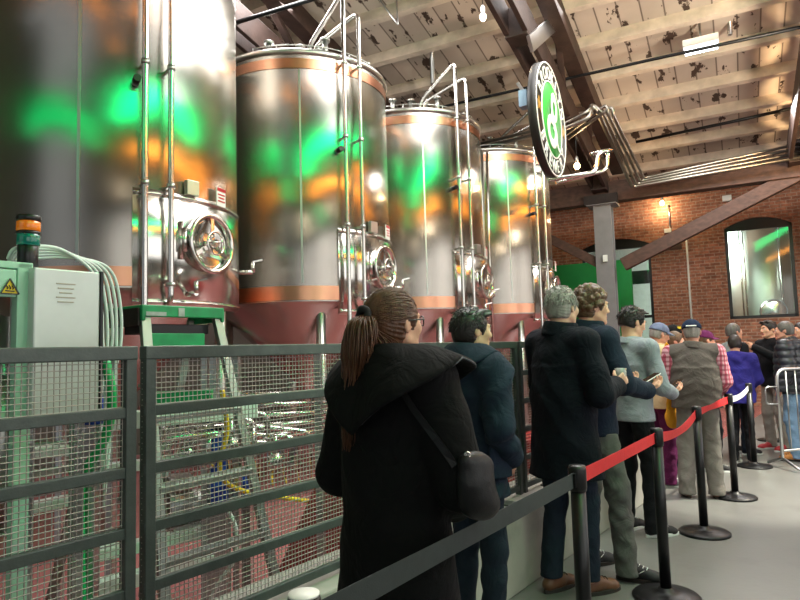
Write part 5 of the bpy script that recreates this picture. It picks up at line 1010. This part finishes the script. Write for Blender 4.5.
# ---- 7: man with vest
p = Person('man with a navy cap, quilted grey vest and red plaid sleeves, back turned', (2.88, 6.2), 22, 1.71, '#d59a82', .02, (-4, -4, 0), ((-.26, .02, 1.14), (-.17, .19, .98)), ((.265, .02, 1.14), (.2, .19, 1.0)), ((-.14, 0, 12), (.13, .03, -10)), fat=.06, h=.007, sh=.025)
def quilt(X, Y, Z): return .004*np.abs(np.sin(36*(Z+.45*np.abs(X))))+folds(.003, 20, 2)(X, Y, Z)
p.top('vest', 'vest_grey', .88, .036, .0, collar=.06, noise=quilt, arms=False, sl_m='plaid_red'); p.trousers('chino_grey', .02, folds(.007, 26, 2), bag=.008); p.shoes('leather_brown', 'sole_dark'); p.hair('hair_grey', 'short', .006, 8, None, .05, -.07); p.cap('cap_navy', strap='whiteplastic')
# ---- 9: black cap with a yellow patch
p = Person('person in a black cap with a yellow patch near the brick wall', (3.55, 8.2), 78, 1.72, '#c78f74', 0, (0, 0, 0), h=.01); p.top('jacket', 'khaki', .85, .02, noise=folds(.006, 20, 1)); p.trousers('jeans_dark'); p.shoes('shoe_black'); p.hair('hair_dark', 'short', .006); p.cap('cap_black', mark=((.075, .03, .085), (.01, .05, .03), 'yellow'))
# ---- 16: maroon visor
p = Person('person in a maroon cap half hidden behind the man in the vest', (3.6, 7.45), 92, 1.62, '#d99a80', 0, (0, -4, 0), h=.01, fem=True); p.top('jacket', 'khaki', .85, .02, noise=folds(.006, 20, 5)); p.trousers('trouser_black'); p.shoes('shoe_black'); p.hair('hair_lightbrown', 'short', .008, 3, None, .05, -.09); p.cap('maroon')
# ---- 10: grey-haired man in the raglan shirt
p = Person('grey-haired man in a black and grey raglan shirt facing the pointing man', (4.5, 8.5), 82, 1.73, '#d39a82', 0, (0, 2, 0), fat=.02, h=.009)
p.top('shirt', 'raglan_grey', .86, .018, noise=folds(.005, 20, 5), arms=False, sl_m='tee_black'); p.trousers('jeans_dark'); p.shoes('shoe_black', 'whiteplastic'); p.hair('hair_saltgrey', 'short', .008, 5, None, .06, -.06); p.brows('hair_saltgrey')
# ---- 11: purple hoodie
p = Person('short dark-haired person in a purple hoodie and black trousers, back turned', (4.2, 7.9), 24, 1.56, '#cf9a80', .06, (0, -14, 0), ((-.24, .04, 1.14), (-.12, .2, 1.02)), ((.25, .04, 1.14), (.14, .2, 1.0)), h=.008, fat=.02)
hood3 = [C(p.neck+V3(-.1, -.05, -.02)*p.s, p.neck+V3(0, -.11, -.07)*p.s, .045, .05, .03), C(p.neck+V3(.1, -.05, -.02)*p.s, p.neck+V3(0, -.11, -.07)*p.s, .045, .05, .03)]
p.top('hoodie', 'hoodie_purple', .82, .035, .015, noise=folds(.008, 24, 4), extra=hood3); p.trousers('trouser_black'); p.shoes('shoe_black', 'whiteplastic'); p.hair('hair_dark', 'quiff', .014, 8, None, .06, -.08)
# ---- 12: pointing man
p = Person('dark-haired man in a black top pointing to the left, wearing red trainers', (5.12, 8.7), 258, 1.76, '#dba588', .0, (0, 0, 0), ((-.24, .14, 1.24), (-.1, .36, 1.4)), ((.24, .05, 1.15), (.2, .2, .98)), h=.008, handL=dict(dir=(.0, .9, .35), palm=(1, 0, 0), thumb=(0, 0, 1), curl=.85, point=True))
p.top('top', 'tee_black', .86, .02, noise=folds(.006, 22, 2)); p.trousers('khaki', .016); p.shoes('shoe_red', 'whiteplastic'); p.hair('hair_dark', 'quiff', .012, 3, None, .06, -.05); p.brows('hair_dark')
# ---- 13: puffer jacket
p = Person('grey-haired man in a shiny black puffer jacket, light jeans and tan boots', (4.9, 7.95), 312, 1.72, '#d39a82', .02, (10, 0, 0), fat=.02, h=.007)
M['puffer'] = mat('puffer_nylon', '#232730', .38, 0, .1, 8, .15, 60)
def puff(X, Y, Z): return -.014*np.abs(np.sin(math.pi*Z/.085))+folds(.003, 30, 2)(X, Y, Z)
hood4 = [C(p.neck+V3(-.1, -.05, -.01)*p.s, p.neck+V3(0, -.12, -.04)*p.s, .05, .055, .03), C(p.neck+V3(.1, -.05, -.01)*p.s, p.neck+V3(0, -.12, -.04)*p.s, .05, .055, .03)]
p.top('puffer_jacket', 'puffer', .84, .04, .0, noise=puff, collar=.08, extra=hood4); p.trousers('jeans_light', .016, folds(.008, 32, 3)); p.shoes('leather_tan', 'sole_dark', True); p.hair('hair_saltgrey', 'short', .009, 7, None, .06, -.06)
# ---- 14: man at the edge
p = Person('man in dark clothes at the right edge beyond the puffer jacket', (5.95, 9.3), 262, 1.74, '#dba588', h=.01); p.top('jacket', 'coat_navy', .84, .025, noise=folds(.006, 20, 2)); p.trousers('jeans_blue'); p.shoes('shoe_black'); p.hair('hair_dark', 'short', .01)
